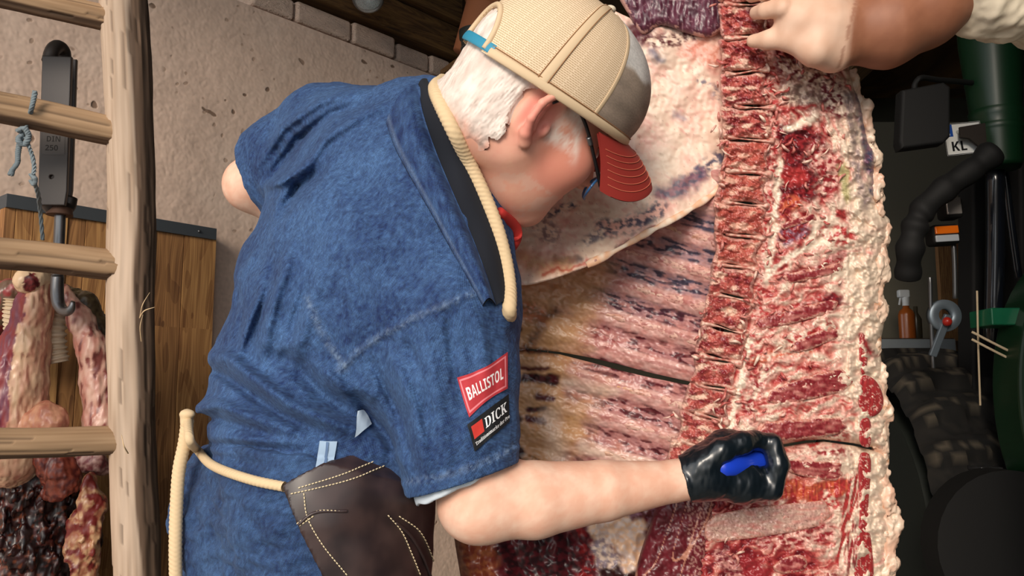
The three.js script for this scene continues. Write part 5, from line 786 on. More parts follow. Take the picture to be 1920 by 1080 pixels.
{ // collar: folded band lofted between its outer edge on the shirt and its raised inner edge
  const outer = [[726, 232], [744, 280], [776, 342], [812, 408], [848, 474], [884, 540], [902, 572]], inner = [[784, 156], [794, 215], [818, 285], [850, 362], [884, 440], [912, 515], [930, 572]];
  const O = outer.map((q) => cloth(q[0], q[1], 0.004, skinUnder)), I = inner.map((q, i) => { const p = meet(skinUnder, q[0], q[1], 0.7, 1.6) || P(q[0], q[1], 1.16); const d = Math.min(pixelOf(p)[2] - 0.004, 1.16 - 0.09 * i / 6 + 0.03); return P(q[0], q[1], d); });
  const co = new THREE.CatmullRomCurve3(O.map(V)), ci = new THREE.CatmullRomCurve3(I.map(V)), n = 60, m = 14, pos = [], idx = [], colr = [], T = 0.0018;
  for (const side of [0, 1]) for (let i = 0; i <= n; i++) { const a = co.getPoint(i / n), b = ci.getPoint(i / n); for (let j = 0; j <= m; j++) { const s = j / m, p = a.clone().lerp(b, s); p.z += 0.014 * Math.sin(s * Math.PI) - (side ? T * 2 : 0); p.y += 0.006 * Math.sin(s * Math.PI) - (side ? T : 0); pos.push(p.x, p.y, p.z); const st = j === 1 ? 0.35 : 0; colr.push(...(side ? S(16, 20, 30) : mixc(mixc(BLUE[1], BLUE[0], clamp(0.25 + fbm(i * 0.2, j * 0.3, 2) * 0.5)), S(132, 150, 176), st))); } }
  const w = m + 1, off = (n + 1) * w; for (let i = 0; i < n; i++) for (let j = 0; j < m; j++) { const a = i * w + j; idx.push(a, a + w, a + 1, a + 1, a + w, a + w + 1); idx.push(off + a, off + a + 1, off + a + w, off + a + 1, off + a + w + 1, off + a + w); }
  for (const j of [0, m]) for (let i = 0; i < n; i++) { const a = i * w + j, b = a + w; idx.push(a, off + a, b, b, off + a, off + b); }
  part('collar', flatUV(geom(pos, idx, colr), TWW, TS, 0.09), M.denim, man, 'folded denim collar');
  const shadeOuter = [[800, 146], [826, 196], [852, 246], [884, 306], [912, 366], [935, 428], [950, 490], [956, 560]].map((q, i) => { const p = meet(skinUnder, q[0], q[1], 0.7, 1.7) || P(q[0], q[1], 1.15); return P(q[0], q[1], Math.min(pixelOf(p)[2] - 0.004, 1.132 - 0.008 * i)); });
  part('collar_shade', (() => { const cl = new THREE.CatmullRomCurve3(shadeOuter.map(V)), pos = [], idx = [], n = 60, m = 8; for (let i = 0; i <= n; i++) { const a = ci.getPoint(i / n), b = cl.getPoint(i / n); for (let j = 0; j <= m; j++) { const q = a.clone().lerp(b, j / m); q.z += 0.008 * Math.sin(j / m * Math.PI) - 0.002; pos.push(q.x, q.y, q.z); } } for (let i = 0; i < n; i++) for (let j = 0; j < m; j++) { const a = i * (m + 1) + j; idx.push(a, a + m + 1, a + 1, a + 1, a + m + 1, a + m + 2); } return geom(pos, idx); })(), std(S(16, 20, 30), 0.95), man, 'collar stand and the gap beside it, coloured near black for shade');  // near-black sheet: collar stand plus the shade in the neck gap
  part('collar_shade', tube([P(794, 152, 1.13), P(806, 200, 1.09), P(832, 272, 1.065), P(868, 350, 1.05), P(900, 428, 1.045), P(926, 505, 1.045), P(942, 566, 1.05)], (u) => 0.009 + 0.006 * Math.sin(u * Math.PI), 12, true, 8, { dir: [0, 0, 1], k: 0.35 }), std(S(14, 18, 26), 0.9), man, 'dark strip painting the shade inside the collar');
  part('neckerchief', tube([head(0.03, -0.13, 0.05), P(964, 430, 1.09), P(966, 446, 1.09), P(958, 470, 1.1)], [0.006, 0.010, 0.009, 0.005], 12), std(S(176, 40, 34), 0.8), man, 'scrap of red cloth under the chin');
}
{ // leather apron with rope ties
  const a0 = cloth(538, 912, 0), a1 = cloth(612, 1078, 0), a2 = cloth(735, 850, 0, legs), nm = gradient(clothes, a0, 0.02);
  const sideN = (() => { const n = norm3(cross3(sub3(a1, a0), nm)); return dot3(n, dirCam(1, 0, 0)) > 0 ? n : n.map((v) => -v); })(), topN = (() => { const n = norm3(cross3(sub3(a2, a0), nm)); return dot3(n, [0, 1, 0]) > 0 ? n : n.map((v) => -v); })();
  const front = (p) => dot3(sub3(p, torsoAt[1][0]), TN);
  const apron = (p) => { const L = legs(p, 0.014) - fbm(p[0] * 7, p[1] * 7, p[2] * 7, 2) * 0.005; const side = Math.max(-dot3(sub3(p, a0), sideN), dot3(sub3(p, a0), topN)); return Math.max(L, side, 0.42 - p[1]); };
  const [lo, hi] = bounds([P(540, 850, 1.0), P(840, 1080, 1.05), P(840, 1000, 1.35), P(560, 1080, 1.3)], 0.05); lo[1] = 0.4;
  const t = new THREE.Group(); t.name = 'apron'; t.userData.label = 'dark brown leather apron with white stitching'; man.add(t); t.position.copy(V(a0)).sub(man.position);
  const leather = phys([1, 1, 1], 0.42, { vertexColors: true, clearcoat: 0.12, clearcoatRoughness: 0.45 });
  const front1 = part('apron_skirt', fieldMesh(apron, lo, hi, 0.004, (p) => mixc(S(62, 46, 44), S(40, 29, 30), clamp(0.5 + fbm(p[0] * 20, p[1] * 20, p[2] * 20, 3) * 1.2)), 1.3), leather, t);
  const on = (q, lift) => cloth(q[0], q[1], lift, apron), threads = [];
  for (const line of [[[546, 926], [600, 914], [660, 898], [735, 868]], [[560, 915], [640, 890], [700, 866], [738, 849]], [[570, 925], [576, 968], [604, 1020], [652, 1080]], [[552, 986], [574, 970], [596, 958], [640, 958]], [[727, 966], [752, 996], [772, 1040], [788, 1080]], [[748, 968], [786, 996], [808, 1040], [820, 1080]], [[556, 990], [590, 966]]]) {
    const c = new THREE.CatmullRomCurve3(line.map((q) => new THREE.Vector3(q[0], q[1], 0))), L = c.getLength(), n = Math.floor(L / 6.5);
    for (let i = 0; i < n; i++) { const p = c.getPointAt(i / n), q = c.getPointAt(Math.min(1, (i + 0.62) / n)), A = meet(apron, p.x, p.y), B = meet(apron, q.x, q.y); if (!A || !B) continue; const g = gradient(apron, A, 0.006); threads.push(tube([add3(A, g, 0.0004), add3(mid(A, B), g, 0.0012), add3(B, g, 0.0004)], 0.00075, 5, true, 2)); }
  }
  part('stitching', merge(threads), std(S(214, 196, 160), 0.8), front1, 'white stitching').userData.kind = 'stuff';
  for (const line of [[[742, 980], [768, 1004], [790, 1040], [806, 1080]], [[560, 984], [588, 962], [650, 958]]]) part('ridge', tube(line.map((q) => on(q, 0.001)), 0.0018, 10, true, 6), std(S(54, 40, 40), 0.4), front1);
  const cord = (pts, r) => { const c = new THREE.CatmullRomCurve3(pts.map(V), false, 'centripetal'), L = c.getLength(), n = Math.ceil(L / 0.0012), m = 18, fr = c.computeFrenetFrames(n, false), pos = [], idx = []; for (let i = 0; i <= n; i++) { const p = c.getPointAt(i / n), N = fr.normals[i], B = fr.binormals[i]; for (let j = 0; j < m; j++) { const a = j / m * Math.PI * 2, R = r * (1 + 0.035 * Math.sin(a * 4 + i * 1.3) + 0.02 * Math.sin(a * 4 - i * 1.3)), x = Math.cos(a) * R, y = Math.sin(a) * R; pos.push(p.x + N.x * x + B.x * y, p.y + N.y * x + B.y * y, p.z + N.z * x + B.z * y); } } for (let i = 0; i < n; i++) for (let j = 0; j < m; j++) { const a = i * m + j, b = i * m + (j + 1) % m; idx.push(a, a + m, b, b, a + m, b + m); } return geom(pos, idx); };
  const rp = std(S(208, 182, 144), 0.9);
  part('waist_rope', cord([P(352, 786, 1.15), cloth(362, 822, 0.004), cloth(376, 848, 0.004), cloth(405, 872, 0.004), cloth(445, 890, 0.005), cloth(490, 904, 0.006), cloth(538, 914, 0.008)], 0.0056), rp, t, 'cream waist rope');
  part('waist_rope', cord([P(352, 786, 1.15), P(346, 830, 1.145), P(336, 880, 1.14), P(331, 950, 1.135), P(329, 1030, 1.13), P(330, 1100, 1.13), P(333, 1260, 1.13)], 0.0082), rp, t, 'hanging rope end');
  part('waist_knot', (() => { const c = P(350, 788, 1.148), f = (p) => smin(ellipsoid(p, c, [[1, 0, 0], [0, 1, 0], [0, 0, 1]], [0.008, 0.014, 0.009]), ellipsoid(p, add3(c, [0.002, 0.008, 0.004]), [[1, 0, 0], [0, 1, 0], [0, 0, 1]], [0.010, 0.006, 0.008]), 0.004); return fieldMesh(f, add3(c, [-1, -1, -1], 0.03), add3(c, [1, 1, 1], 0.03), 0.0022); })(), rp, t);
  const strapPts = [[816, 170], [826, 196], [850, 246], [880, 306], [908, 366], [932, 428], [948, 490], [955, 540], [955, 580]].map((q, i) => { const p = meet(skinUnder, q[0], q[1], 0.7, 1.7) || P(q[0], q[1], 1.15); return P(q[0], q[1], Math.min(pixelOf(p)[2] - 0.008, 1.13 - 0.008 * i)); });
  part('neck_strap', cord([P(830, 150, 1.2), ...strapPts, P(952, 604, 1.13), P(946, 640, 1.2)], 0.0082), rp, t, 'cream rope neck strap');
}
function mid(a, b) { return [(a[0] + b[0]) / 2, (a[1] + b[1]) / 2, (a[2] + b[2]) / 2]; }
{ // knife in the fist
  const a = P(1340, 875, 1.067), b = P(1432, 862, 1.112), t = thing('knife', 'boning knife with blue handle held in the black glove', 'knife', a), ax = norm3(sub3(b, a));
  const prof = [[0.0005, 0], [0.009, 0.002], [0.0142, 0.010], [0.016, 0.024], [0.015, 0.04], [0.013, 0.06], [0.0125, 0.078], [0.011, 0.088], [0.0005, 0.09]].map((q) => new THREE.Vector2(...q));
  const g = new THREE.LatheGeometry(prof, 32); g.scale(1, 1, 0.85); g.applyQuaternion(new THREE.Quaternion().setFromUnitVectors(new THREE.Vector3(0, 1, 0), V(ax))); g.translate(...a); part('handle', g, phys(S(26, 62, 190), 0.32, { clearcoat: 0.3 }), t);
  const s = new THREE.Shape([[-0.011, 0], [0.011, 0], [0.011, 0.05], [0.004, 0.085], [-0.008, 0.1], [-0.011, 0.05]].map((q) => new THREE.Vector2(...q))), bl = new THREE.ExtrudeGeometry(s, { depth: 0.0012, bevelEnabled: true, bevelSize: 0.0008, bevelThickness: 0.0004, bevelSegments: 1 });
  bl.applyQuaternion(new THREE.Quaternion().setFromUnitVectors(new THREE.Vector3(0, 1, 0), V(norm3(sub3(P(1478, 840, 1.21), b))))); bl.translate(...add3(a, ax, 0.086)); part('blade', bl, M.metal, t);
}
// ---------------------------------------------------------------- second person, reaching in from the right
{
  const W = P(1592, 62, 1.165), E = P(1920, -50, 1.21), Sh = P(2230, 160, 1.33), c = [Sh[0] + 0.14, 0, Sh[2] - 0.1];
  const t = thing('person', 'person in cream shirt whose hand steadies the carcass from the right', 'person', c);
  const neck = [c[0], Sh[1] + 0.05, c[2]], hip = [c[0], 0.92, c[2]], hd = [c[0] - 0.03, Sh[1] + 0.22, c[2]];
  const hand = (p) => {
    let d = chain(p, [P(1588, 66, 1.166), P(1540, 52, 1.156), P(1500, 38, 1.15)], [0.034, 0.037, 0.032], 0.02);
    d = smin(d, chain(p, [P(1560, 96, 1.155), P(1528, 92, 1.14), P(1480, 76, 1.148), P(1440, 75, 1.163), P(1412, 77, 1.177)], [0.028, 0.022, 0.0135, 0.0118, 0.0088], 0.006), 0.014);         // thumb
    for (const [k, pts] of [[[1500, 22], [1468, 16], [1436, 20], [1418, 24]], [[1512, -8], [1470, -18], [1430, -16], [1410, -8]], [[1522, -34], [1480, -50], [1440, -50], [1418, -40]], [[1534, -56], [1496, -76], [1462, -78], [1444, -70]]].entries()) {
      const o = k * 0.004, R = [0.0115, 0.0118, 0.011, 0.0098][k], q = pts.map((v, i) => P(v[0], v[1], [1.146, 1.136, 1.156, 1.178][i] + o)); d = smin(d, chain(p, q, [R * 1.1, R, R * 0.92, R * 0.78], 0.003), 0.004); }
    return d;
  };
  const body2 = (p) => {
    let d = smin(hand(p), chain(p, [W, P(1655, 52, 1.17), P(1730, 18, 1.175), P(1800, -30, 1.185), E], [0.036, 0.052, 0.05, 0.046, 0.046], 0.012), 0.02);
    d = smin(d, capsule(p, E, Sh, 0.045, 0.06), 0.03); d = smin(d, capsule(p, Sh, [c[0] + 0.2, Sh[1], c[2]], 0.05, 0.06), 0.05); d = smin(d, capsule(p, neck, hip, 0.1, 0.11), 0.06); d = smin(d, capsule(p, neck, hd, 0.055, 0.055), 0.03);
    d = smin(d, ellipsoid(p, hd, [[1, 0, 0], [0, 1, 0], [0, 0, 1]], [0.095, 0.115, 0.078]), 0.03); d = smin(d, ellipsoid(p, add3(hd, [-0.095, -0.01, 0]), [[1, 0, 0], [0, 1, 0], [0, 0, 1]], [0.016, 0.022, 0.012]), 0.015);
    return smin(d, chain(p, [[c[0] + 0.2, Sh[1], c[2]], [c[0] + 0.24, 1.15, c[2]], [c[0] + 0.18, 0.92, c[2] + 0.1]], [0.055, 0.042, 0.03], 0.03), 0.04);
  };
  const skin = S(214, 172, 146), tan = S(150, 98, 72);  // forearm skin darker than the hand: its shade is painted in
  const [lo, hi] = bounds([P(1400, -80, 1.15), P(1400, 110, 1.15), c, [c[0] + 0.2, Sh[1] + 0.1, c[2]], hd, hip], 0.18);
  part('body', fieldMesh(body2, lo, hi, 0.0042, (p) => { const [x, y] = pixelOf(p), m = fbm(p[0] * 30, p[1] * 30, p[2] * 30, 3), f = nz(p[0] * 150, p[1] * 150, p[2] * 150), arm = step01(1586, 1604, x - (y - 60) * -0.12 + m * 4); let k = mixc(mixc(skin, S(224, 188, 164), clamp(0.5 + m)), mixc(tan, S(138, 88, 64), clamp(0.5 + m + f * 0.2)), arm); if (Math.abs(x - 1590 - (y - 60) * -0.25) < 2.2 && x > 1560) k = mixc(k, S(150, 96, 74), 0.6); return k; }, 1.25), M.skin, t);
  const shirt2 = (p) => { let d = chain(p, [P(1762, -34, 1.18), P(1860, -14, 1.19), P(1960, -4, 1.21), Sh], [0.054, 0.057, 0.06, 0.085], 0.02) - fbm(p[0] * 14, p[1] * 10, p[2] * 14, 3) * 0.012; d = smax(d, dot3(sub3(p, P(1745, 28, 1.18)), dirCam(-0.5, -0.86, 0.05)), 0.006); d = smin(d, capsule(p, Sh, [c[0] + 0.2, Sh[1], c[2]], 0.08, 0.09), 0.05); d = smin(d, capsule(p, [c[0], Sh[1] - 0.06, c[2]], [c[0], 0.85, c[2]], 0.16, 0.165), 0.06); d = smin(d, chain(p, [[c[0] + 0.2, Sh[1], c[2]], [c[0] + 0.25, 1.16, c[2]]], [0.08, 0.066], 0.03), 0.04); return Math.max(d, 0.8 - p[1], p[1] - neck[1] - 0.06); };
  part('shirt', fieldMesh(shirt2, [lo[0] - 0, 0.75, lo[2] - 0.1], [hi[0] + 0.25, hi[1], hi[2] + 0.1], 0.005, null, 1.3), std(S(222, 208, 184), 0.85), t, 'cream work shirt');
  const tr = (p) => { let d = capsule(p, [c[0], 0.9, c[2]], [c[0], 0.84, c[2]], 0.15, 0.15); for (const s of [-1, 1]) d = smin(d, chain(p, [[c[0], 0.85, c[2] + s * 0.09], [c[0] - 0.02, 0.5, c[2] + s * 0.11], [c[0] + 0.02, 0.1, c[2] + s * 0.11]], [0.1, 0.075, 0.065], 0.03), 0.04); return Math.max(d, 0.04 - p[1]); };
  part('trousers', fieldMesh(tr, [c[0] - 0.25, 0, c[2] - 0.3], [c[0] + 0.25, 1.1, c[2] + 0.3], 0.009, null, 1.3), std(S(60, 62, 58), 0.9), t, 'dark work trousers');
  for (const s of [-1, 1]) part('boot', fieldMesh((p) => Math.max(ellipsoid(p, [c[0] - 0.05, 0.03, c[2] + s * 0.11], [[1, 0, 0], [0, 1, 0], [0, 0, 1]], [0.15, 0.075, 0.055]), -p[1]), [c[0] - 0.25, -0.03, c[2] + s * 0.11 - 0.1], [c[0] + 0.15, 0.15, c[2] + s * 0.11 + 0.1], 0.008), std(S(40, 34, 30), 0.7), t);
  part('hair', fieldMesh((p) => Math.max(ellipsoid(p, add3(hd, [0.008, 0.012, 0]), [[1, 0, 0], [0, 1, 0], [0, 0, 1]], [0.1, 0.12, 0.084]) - nz(p[0] * 90, p[1] * 90, p[2] * 90) * 0.002, hd[0] - 0.05 - p[0] - Math.max(0, p[1] - hd[1] - 0.02) * 0.8, hd[1] - 0.06 - p[1]), add3(hd, [-1, -1, -1], 0.16), add3(hd, [1, 1, 1], 0.16), 0.006), std(S(60, 44, 34), 0.8), t);
}
// ---------------------------------------------------------------- green tractor and bench in the dark of the shed
{
  const green = phys(S(12, 52, 28), 0.45, { clearcoat: 0.25, clearcoatRoughness: 0.3 }), black = std(S(9, 9, 10), 0.75), gloss = phys(S(20, 24, 32), 0.25, { clearcoat: 0.6 }), rubber = std([1, 1, 1], 0.95, { vertexColors: true });
  const D = 2.6, t = thing('tractor', 'green tractor standing in the dark shed behind the carcass', 'tractor', (() => { const q = P(1860, 800, 3.0); return [q[0], 0, q[2]]; })());
  // upright green filter drum on its tube
  const ax = P(1866, 200, D), r = 56 / FOCAL * D, yb = P(1866, 318, D)[1], yt = P(1866, -60, D)[1];
  const lathe = (pts, x, z, y = 0) => new THREE.LatheGeometry(pts.map((q) => new THREE.Vector2(...q)), 48).translate(x, y, z);
  const drum = part('filter_drum', lathe([[0.001, yb - 0.005], [r * 0.62, yb - 0.005], [r * 0.7, yb + 0.01], [r * 0.76, yb + 0.1], [r * 0.83, yb + 0.105], [r * 0.83, yb + 0.12], [r * 0.77, yb + 0.125], [r * 0.83, yb + 0.145], [r * 0.84, yb + 0.155], [r * 0.84, yb + 0.165], [r * 0.8, yb + 0.17], [r, yb + 0.38], [r, yt], [0.001, yt]], ax[0], ax[2]), green, t, 'green drum');
  part('post', tube([P(1866, 318, D), P(1866, 460, D), P(1862, 640, D)], 0.026, 20), gloss, t, 'blue-black post');
  part('stay', tube([P(1884, 320, D + 0.05), P(1896, 420, D + 0.05), P(1910, 520, D + 0.05)], 0.011, 10), gloss, t);
  part('frame', bar(P(1838, 330, D + 0.25), P(1838, 1080, D + 0.25), 0.1, 0.1, 0.01), black, t); part('frame', bar(P(1940, -60, D + 0.2), P(1950, 800, D + 0.2), 0.2, 0.2, 0.01), black, t);
  // rear-view mirror on its arm
  const mp = [[1688, 180], [1760, 166], [1768, 172], [1762, 262], [1752, 272], [1680, 282], [1678, 274]], dm = 2.45, sh = new THREE.Shape(mp.map((q) => new THREE.Vector2((q[0] - 1722) / FOCAL * dm, (224 - q[1]) / FOCAL * dm)));
  const mg = new THREE.ExtrudeGeometry(sh, { depth: 0.03, bevelEnabled: true, bevelSize: 0.008, bevelThickness: 0.01, bevelSegments: 4 }); mg.translate(...P(1722, 224, dm)); const mirror = part('mirror', mg, black, t, 'black rear-view mirror');
  part('mirror_arm', tube([P(1720, 230, dm), P(1715, 160, dm), P(1722, 148, dm), P(1760, 150, dm + 0.05), P(1830, 156, D)], 0.008, 12), black, mirror);
  // number plate, partly behind the hose
  const plate = canvasTexture(512, 448, (c, w, h) => { c.fillStyle = '#e9ebe8'; c.fillRect(0, 0, w, h); c.strokeStyle = '#15171a'; c.lineWidth = 10; c.strokeRect(8, 8, w - 16, h - 16); c.fillStyle = '#1c4fa8'; c.fillRect(14, 14, 110, 170); c.fillStyle = '#e8e8e8'; c.font = 'bold 60px sans-serif'; c.fillText('D', 46, 172); c.beginPath(); c.arc(196, 130, 30, 0, 7); c.fillStyle = '#b9bcb8'; c.fill(); c.fillStyle = '#101215'; c.font = 'bold 190px sans-serif'; c.fillText('KL', 66, 392); });
  const pc = P(1806, 260, 2.5), w = 72 / FOCAL * 2.5, h = 62 / FOCAL * 2.5; const pg = new RoundedBoxGeometry(w, h, 0.004, 2, 0.0015); const pm = part('number_plate_back', pg.rotateZ(0.1).translate(...pc), black, t); const pf = new THREE.PlaneGeometry(w * 0.99, h * 0.98).rotateZ(0.1).translate(pc[0], pc[1], pc[2] + 0.0024); part('number_plate', pf, std([1, 1, 1], 0.4, { map: plate }), pm, 'white number plate with blue band');
  const fl = [[1800, 240], [1846, 232], [1846, 300], [1834, 276], [1816, 260], [1800, 258]]; const fs = new THREE.Shape(fl.map((q) => new THREE.Vector2((q[0] - 1806) / FOCAL * 2.47, (260 - q[1]) / FOCAL * 2.47))); part('dark_piece', new THREE.ExtrudeGeometry(fs, { depth: 0.006, bevelSize: 0.002, bevelThickness: 0.002 }).translate(...P(1806, 260, 2.47)), std(S(36, 28, 22), 0.8), t, 'dark piece over the plate');  // dark piece covering the upper right of the plate
  // ribbed loader hose
  part('hose', tube([P(1864, 284, 2.42), P(1828, 314, 2.42), P(1772, 354, 2.42), P(1730, 394, 2.42), P(1716, 425, 2.42), P(1706, 470, 2.42), P(1702, 520, 2.45)], (u) => 0.034 + 0.003 * Math.sin(u * 40) + 0.003 * nz(u * 8, 1, 1), 20, true, 24), black, t, 'black hose');
  // lamps
  const lamp = (x, y, ww, hh, d, name, faces) => { const s = d / FOCAL, q = P(x, y, d), g = new RoundedBoxGeometry(ww * s, hh * s, 0.06, 4, 0.012).rotateZ(0.06).translate(q[0], q[1], q[2] - 0.03), b = part(name, g, black, t); for (const [fx, fy, fw, fh, m, l] of faces) part('lens', new RoundedBoxGeometry(fw * s, fh * s, 0.008, 3, 0.003).rotateZ(0.06).translate(q[0] + fx * s, q[1] + fy * s, q[2] + 0.001), m, b, l); return b; };
  lamp(1776, 438, 52, 38, 2.5, 'indicator_lamp', [[-1, 7, 44, 15, phys(S(226, 110, 24), 0.15, { clearcoat: 0.6 }), 'orange lens'], [-1, -9, 44, 13, phys(S(176, 182, 190), 0.2, { clearcoat: 0.5 }), 'clear lens']]);
  lamp(1790, 388, 36, 40, 2.52, 'headlamp', [[-2, 2, 28, 32, phys(S(206, 200, 196), 0.12, { metalness: 0.5, clearcoat: 0.5 }), 'silver lens']]);
  part('lamp_stalk', tube([P(1788, 458, 2.53), P(1790, 500, 2.53), P(1791, 560, 2.53)], 0.007, 10), M.metal, t);
  // lever plate with red knob
  part('lever_disc', lathe([[0.02, -0.012], [0.044, -0.014], [0.046, 0], [0.044, 0.012], [0.02, 0.012], [0.018, 0]], 0, 0).rotateX(Math.PI / 2).translate(...P(1770, 592, 2.5)), std(S(120, 132, 142), 0.4, { metalness: 0.5 }), t, 'grey steel disc'); part('lever', bar(P(1778, 590, 2.48), P(1748, 668, 2.5), 0.022, 0.014, 0.004, [0, 0, 1]), std(S(120, 132, 142), 0.4, { metalness: 0.5 }), t);
  part('knob', new THREE.SphereGeometry(0.013, 18, 12).translate(...P(1776, 603, 2.47)), std(S(180, 40, 30), 0.35), t, 'red knob');
  part('rod', tube([P(1744, 520, 2.5), P(1746, 600, 2.5), P(1750, 690, 2.5)], 0.006, 8), M.metal, t);
  part('bracket', bar(P(1838, 597, 2.5), P(1912, 597, 2.5), 0.12, 32 / FOCAL * 2.5, 0.004), phys(S(26, 112, 78), 0.4, { clearcoat: 0.3 }), t, 'green bracket');
  for (const dy of [0, 14]) part('rod', tube([P(1822, 622 + dy, 2.48), P(1860, 642 + dy, 2.46), P(1900, 662 + dy, 2.44)], 0.0035, 8), M.cream, t);
  part('cable', tube([P(1832, 545, 2.5), P(1834, 640, 2.5), P(1838, 760, 2.5)], 0.003, 6), M.cream, t);
  part('fender', (() => { const s = new THREE.Shape(); s.moveTo(0, 0); s.bezierCurveTo(-0.12, 0.1, -0.13, 0.5, 0.02, 0.66); s.lineTo(0.4, 0.66); s.lineTo(0.4, 0); s.lineTo(0, 0); const g = new THREE.ExtrudeGeometry(s, { depth: 0.12, bevelEnabled: true, bevelSize: 0.012, bevelThickness: 0.012, bevelSegments: 3, curveSegments: 20 }); const q = P(1948, 960, 2.45); return g.translate(...q); })(), green, t, 'green fender');
  // big tyre with muddy lugs, seen on its tread
  const R = 0.62, Wt = 0.36, tc = P(1716, 930, 3.1); tc[1] = R + 0.01; const tyre = (() => { const pos = [], col2 = [], idx = [], n = 220, m = 24; for (let i = 0; i <= n; i++) for (let j = 0; j <= m; j++) { const a = i / n * Math.PI * 2, s = j / m * 2 - 1, sh = Math.pow(Math.abs(s), 6), lug = step01(0.0, 0.12, Math.sin(a * 26 + Math.abs(s) * 1.6)) * (Math.abs(s) < 0.96 ? 1 : 0.3), rr = R - 0.05 * sh - 0.035 * (1 - lug); pos.push(tc[0] + s * Wt / 2, tc[1] + Math.sin(a) * rr, tc[2] + Math.cos(a) * rr); const mud = fbm(Math.cos(a) * 14, Math.sin(a) * 14, s * 4, 4); col2.push(...(mud > 0.12 && lug > 0.5 ? S(88, 80, 68) : mixc(S(22, 22, 22), S(42, 39, 35), clamp(mud + 0.4)))); } const w2 = m + 1; for (let i = 0; i < n; i++) for (let j = 0; j < m; j++) { const a = i * w2 + j; idx.push(a, a + w2, a + 1, a + 1, a + w2, a + w2 + 1); } return geom(pos, idx, col2); })();
  part('tyre', tyre, rubber, t, 'muddy lugged tyre'); part('wheel_rim', new THREE.CylinderGeometry(R * 0.72, R * 0.72, Wt * 0.9, 40).rotateZ(Math.PI / 2).translate(...tc), std(S(40, 44, 40), 0.5), t); part('axle_housing', bar([tc[0], tc[1], tc[2]], [tc[0] + 1.0, tc[1], tc[2]], 0.2, 0.24, 0.03), black, t);
  part('tractor_body', box(tc[0] + 0.35, tc[0] + 1.2, 0.5, 1.15, tc[2] - 0.6, tc[2] + 0.7, 0.03), black, t); part('step_plate', bar(P(1826, 878, 2.55), P(1868, 878, 2.55), 0.08, 0.012), M.metal, t); part('step_plate', bar(P(1842, 902, 2.5), P(1894, 902, 2.5), 0.08, 0.014), M.metal, t);
  part('wheel_hub', new THREE.CylinderGeometry(0.2, 0.2, 0.1, 32).rotateX(Math.PI / 2).translate(...P(1880, 1020, 2.4)), black, t);
}
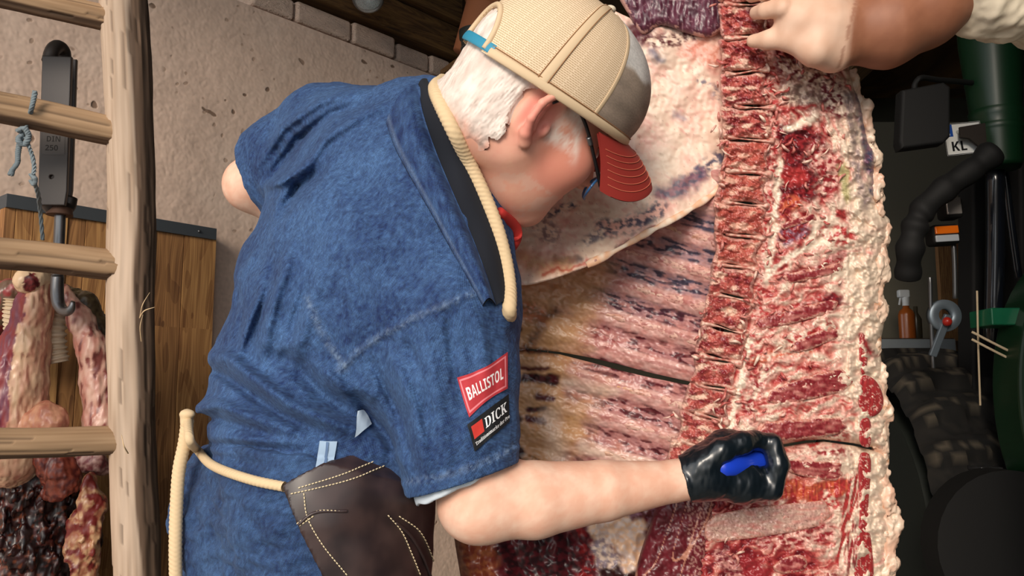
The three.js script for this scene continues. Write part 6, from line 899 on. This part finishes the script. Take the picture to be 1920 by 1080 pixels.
{ // bench by the back wall with a spray bottle
  const D = 4.15, zz = (x, y, d = D) => P(x, y, d), top = zz(1700, 640)[1];
  const t = thing('workbench', 'dark workbench with pale front edge beside the tractor tyre', 'workbench', [zz(1690, 640)[0], 0, zz(1690, 640)[2]]);
  part('bench_top', box(zz(1560, 640)[0], zz(1750, 640)[0], top - 0.04, top, zz(1690, 640)[2] - 0.3, zz(1690, 640)[2] + 0.2), std(S(66, 48, 36), 0.8), t); part('front_board', box(zz(1600, 640)[0], zz(1748, 640)[0], zz(1700, 672)[1], zz(1700, 642)[1], zz(1690, 640)[2] + 0.2, zz(1690, 640)[2] + 0.22), std(S(150, 158, 162), 0.7), t, 'pale front board');
  for (const x of [1580, 1740]) part('leg', box(zz(x, 0)[0] - 0.03, zz(x, 0)[0] + 0.03, 0, top - 0.04, zz(1690, 640)[2] - 0.05, zz(1690, 640)[2] + 0.05), M.beam, t);
  const bt = zz(1691, 600), y0 = top, b = thing('spray_bottle', 'brown spray bottle with white trigger head on the workbench', 'bottle', [bt[0], y0, bt[2] + 0.05]);
  const H = zz(1691, 545)[1] - y0, g = (pts) => new THREE.LatheGeometry(pts.map((q) => new THREE.Vector2(...q)), 28).translate(bt[0], y0, bt[2] + 0.05);
  part('body', g([[0.001, 0], [0.034, 0], [0.036, 0.01], [0.036, H * 0.5], [0.03, H * 0.58], [0.014, H * 0.64], [0.014, H * 0.7], [0.001, H * 0.7]]), phys(S(176, 92, 36), 0.3, { clearcoat: 0.3 }), b, 'amber body'); const hd = part('trigger_head', box(bt[0] - 0.035, bt[0] + 0.018, y0 + H * 0.84, y0 + H, bt[2] + 0.035, bt[2] + 0.065, 0.008), std(S(220, 224, 226), 0.5), b, 'white trigger head'); part('trigger', tube([[bt[0] - 0.022, y0 + H * 0.86, bt[2] + 0.05], [bt[0] - 0.03, y0 + H * 0.7, bt[2] + 0.05]], 0.005, 8), std(S(220, 224, 226), 0.5), hd); part('neck', g([[0.016, H * 0.68], [0.017, H * 0.85], [0.001, H * 0.85]]), std(S(220, 224, 226), 0.5), b);
  const b2 = part('bottle', new THREE.LatheGeometry([[0.001, 0], [0.024, 0], [0.025, 0.1], [0.01, 0.13], [0.01, 0.16], [0.001, 0.16]].map((q) => new THREE.Vector2(...q)), 24).translate(zz(1714, 600)[0], y0, bt[2] + 0.02), std(S(70, 64, 50), 0.3)); tag(b2, 'small dark bottle right beside the spray bottle on the workbench', 'bottle');
  const wd = part('wooden_board', box(zz(1760, 0, 4.35)[0], zz(1840, 0, 4.35)[0], zz(1800, 640, 4.35)[1], zz(1800, 455, 4.35)[1], zz(1800, 500, 4.35)[2] - 0.03, zz(1800, 500, 4.35)[2]), M.plank[1]); tag(wd, 'brown wooden board below the pale wall behind the tractor lamp', 'board');
  const bf = part('board_trestle', box(zz(1775, 0, 4.35)[0], zz(1825, 0, 4.35)[0], 0, zz(1800, 640, 4.35)[1], zz(1800, 500, 4.35)[2] - 0.2, zz(1800, 500, 4.35)[2] - 0.02), M.beam); tag(bf, 'dark wooden stand carrying the brown board', 'stand');
  const pale = part('partition_panel', box(zz(1600, 0, 4.6)[0], zz(1850, 0, 4.6)[0], 0, zz(1700, 225, 4.6)[1], zz(1700, 300, 4.6)[2] - 0.04, zz(1700, 300, 4.6)[2]), std(S(118, 112, 96), 0.9)); tag(pale, 'pale partition panel standing behind mirror and number plate', 'panel');
}
renderer.render(scene, camera);
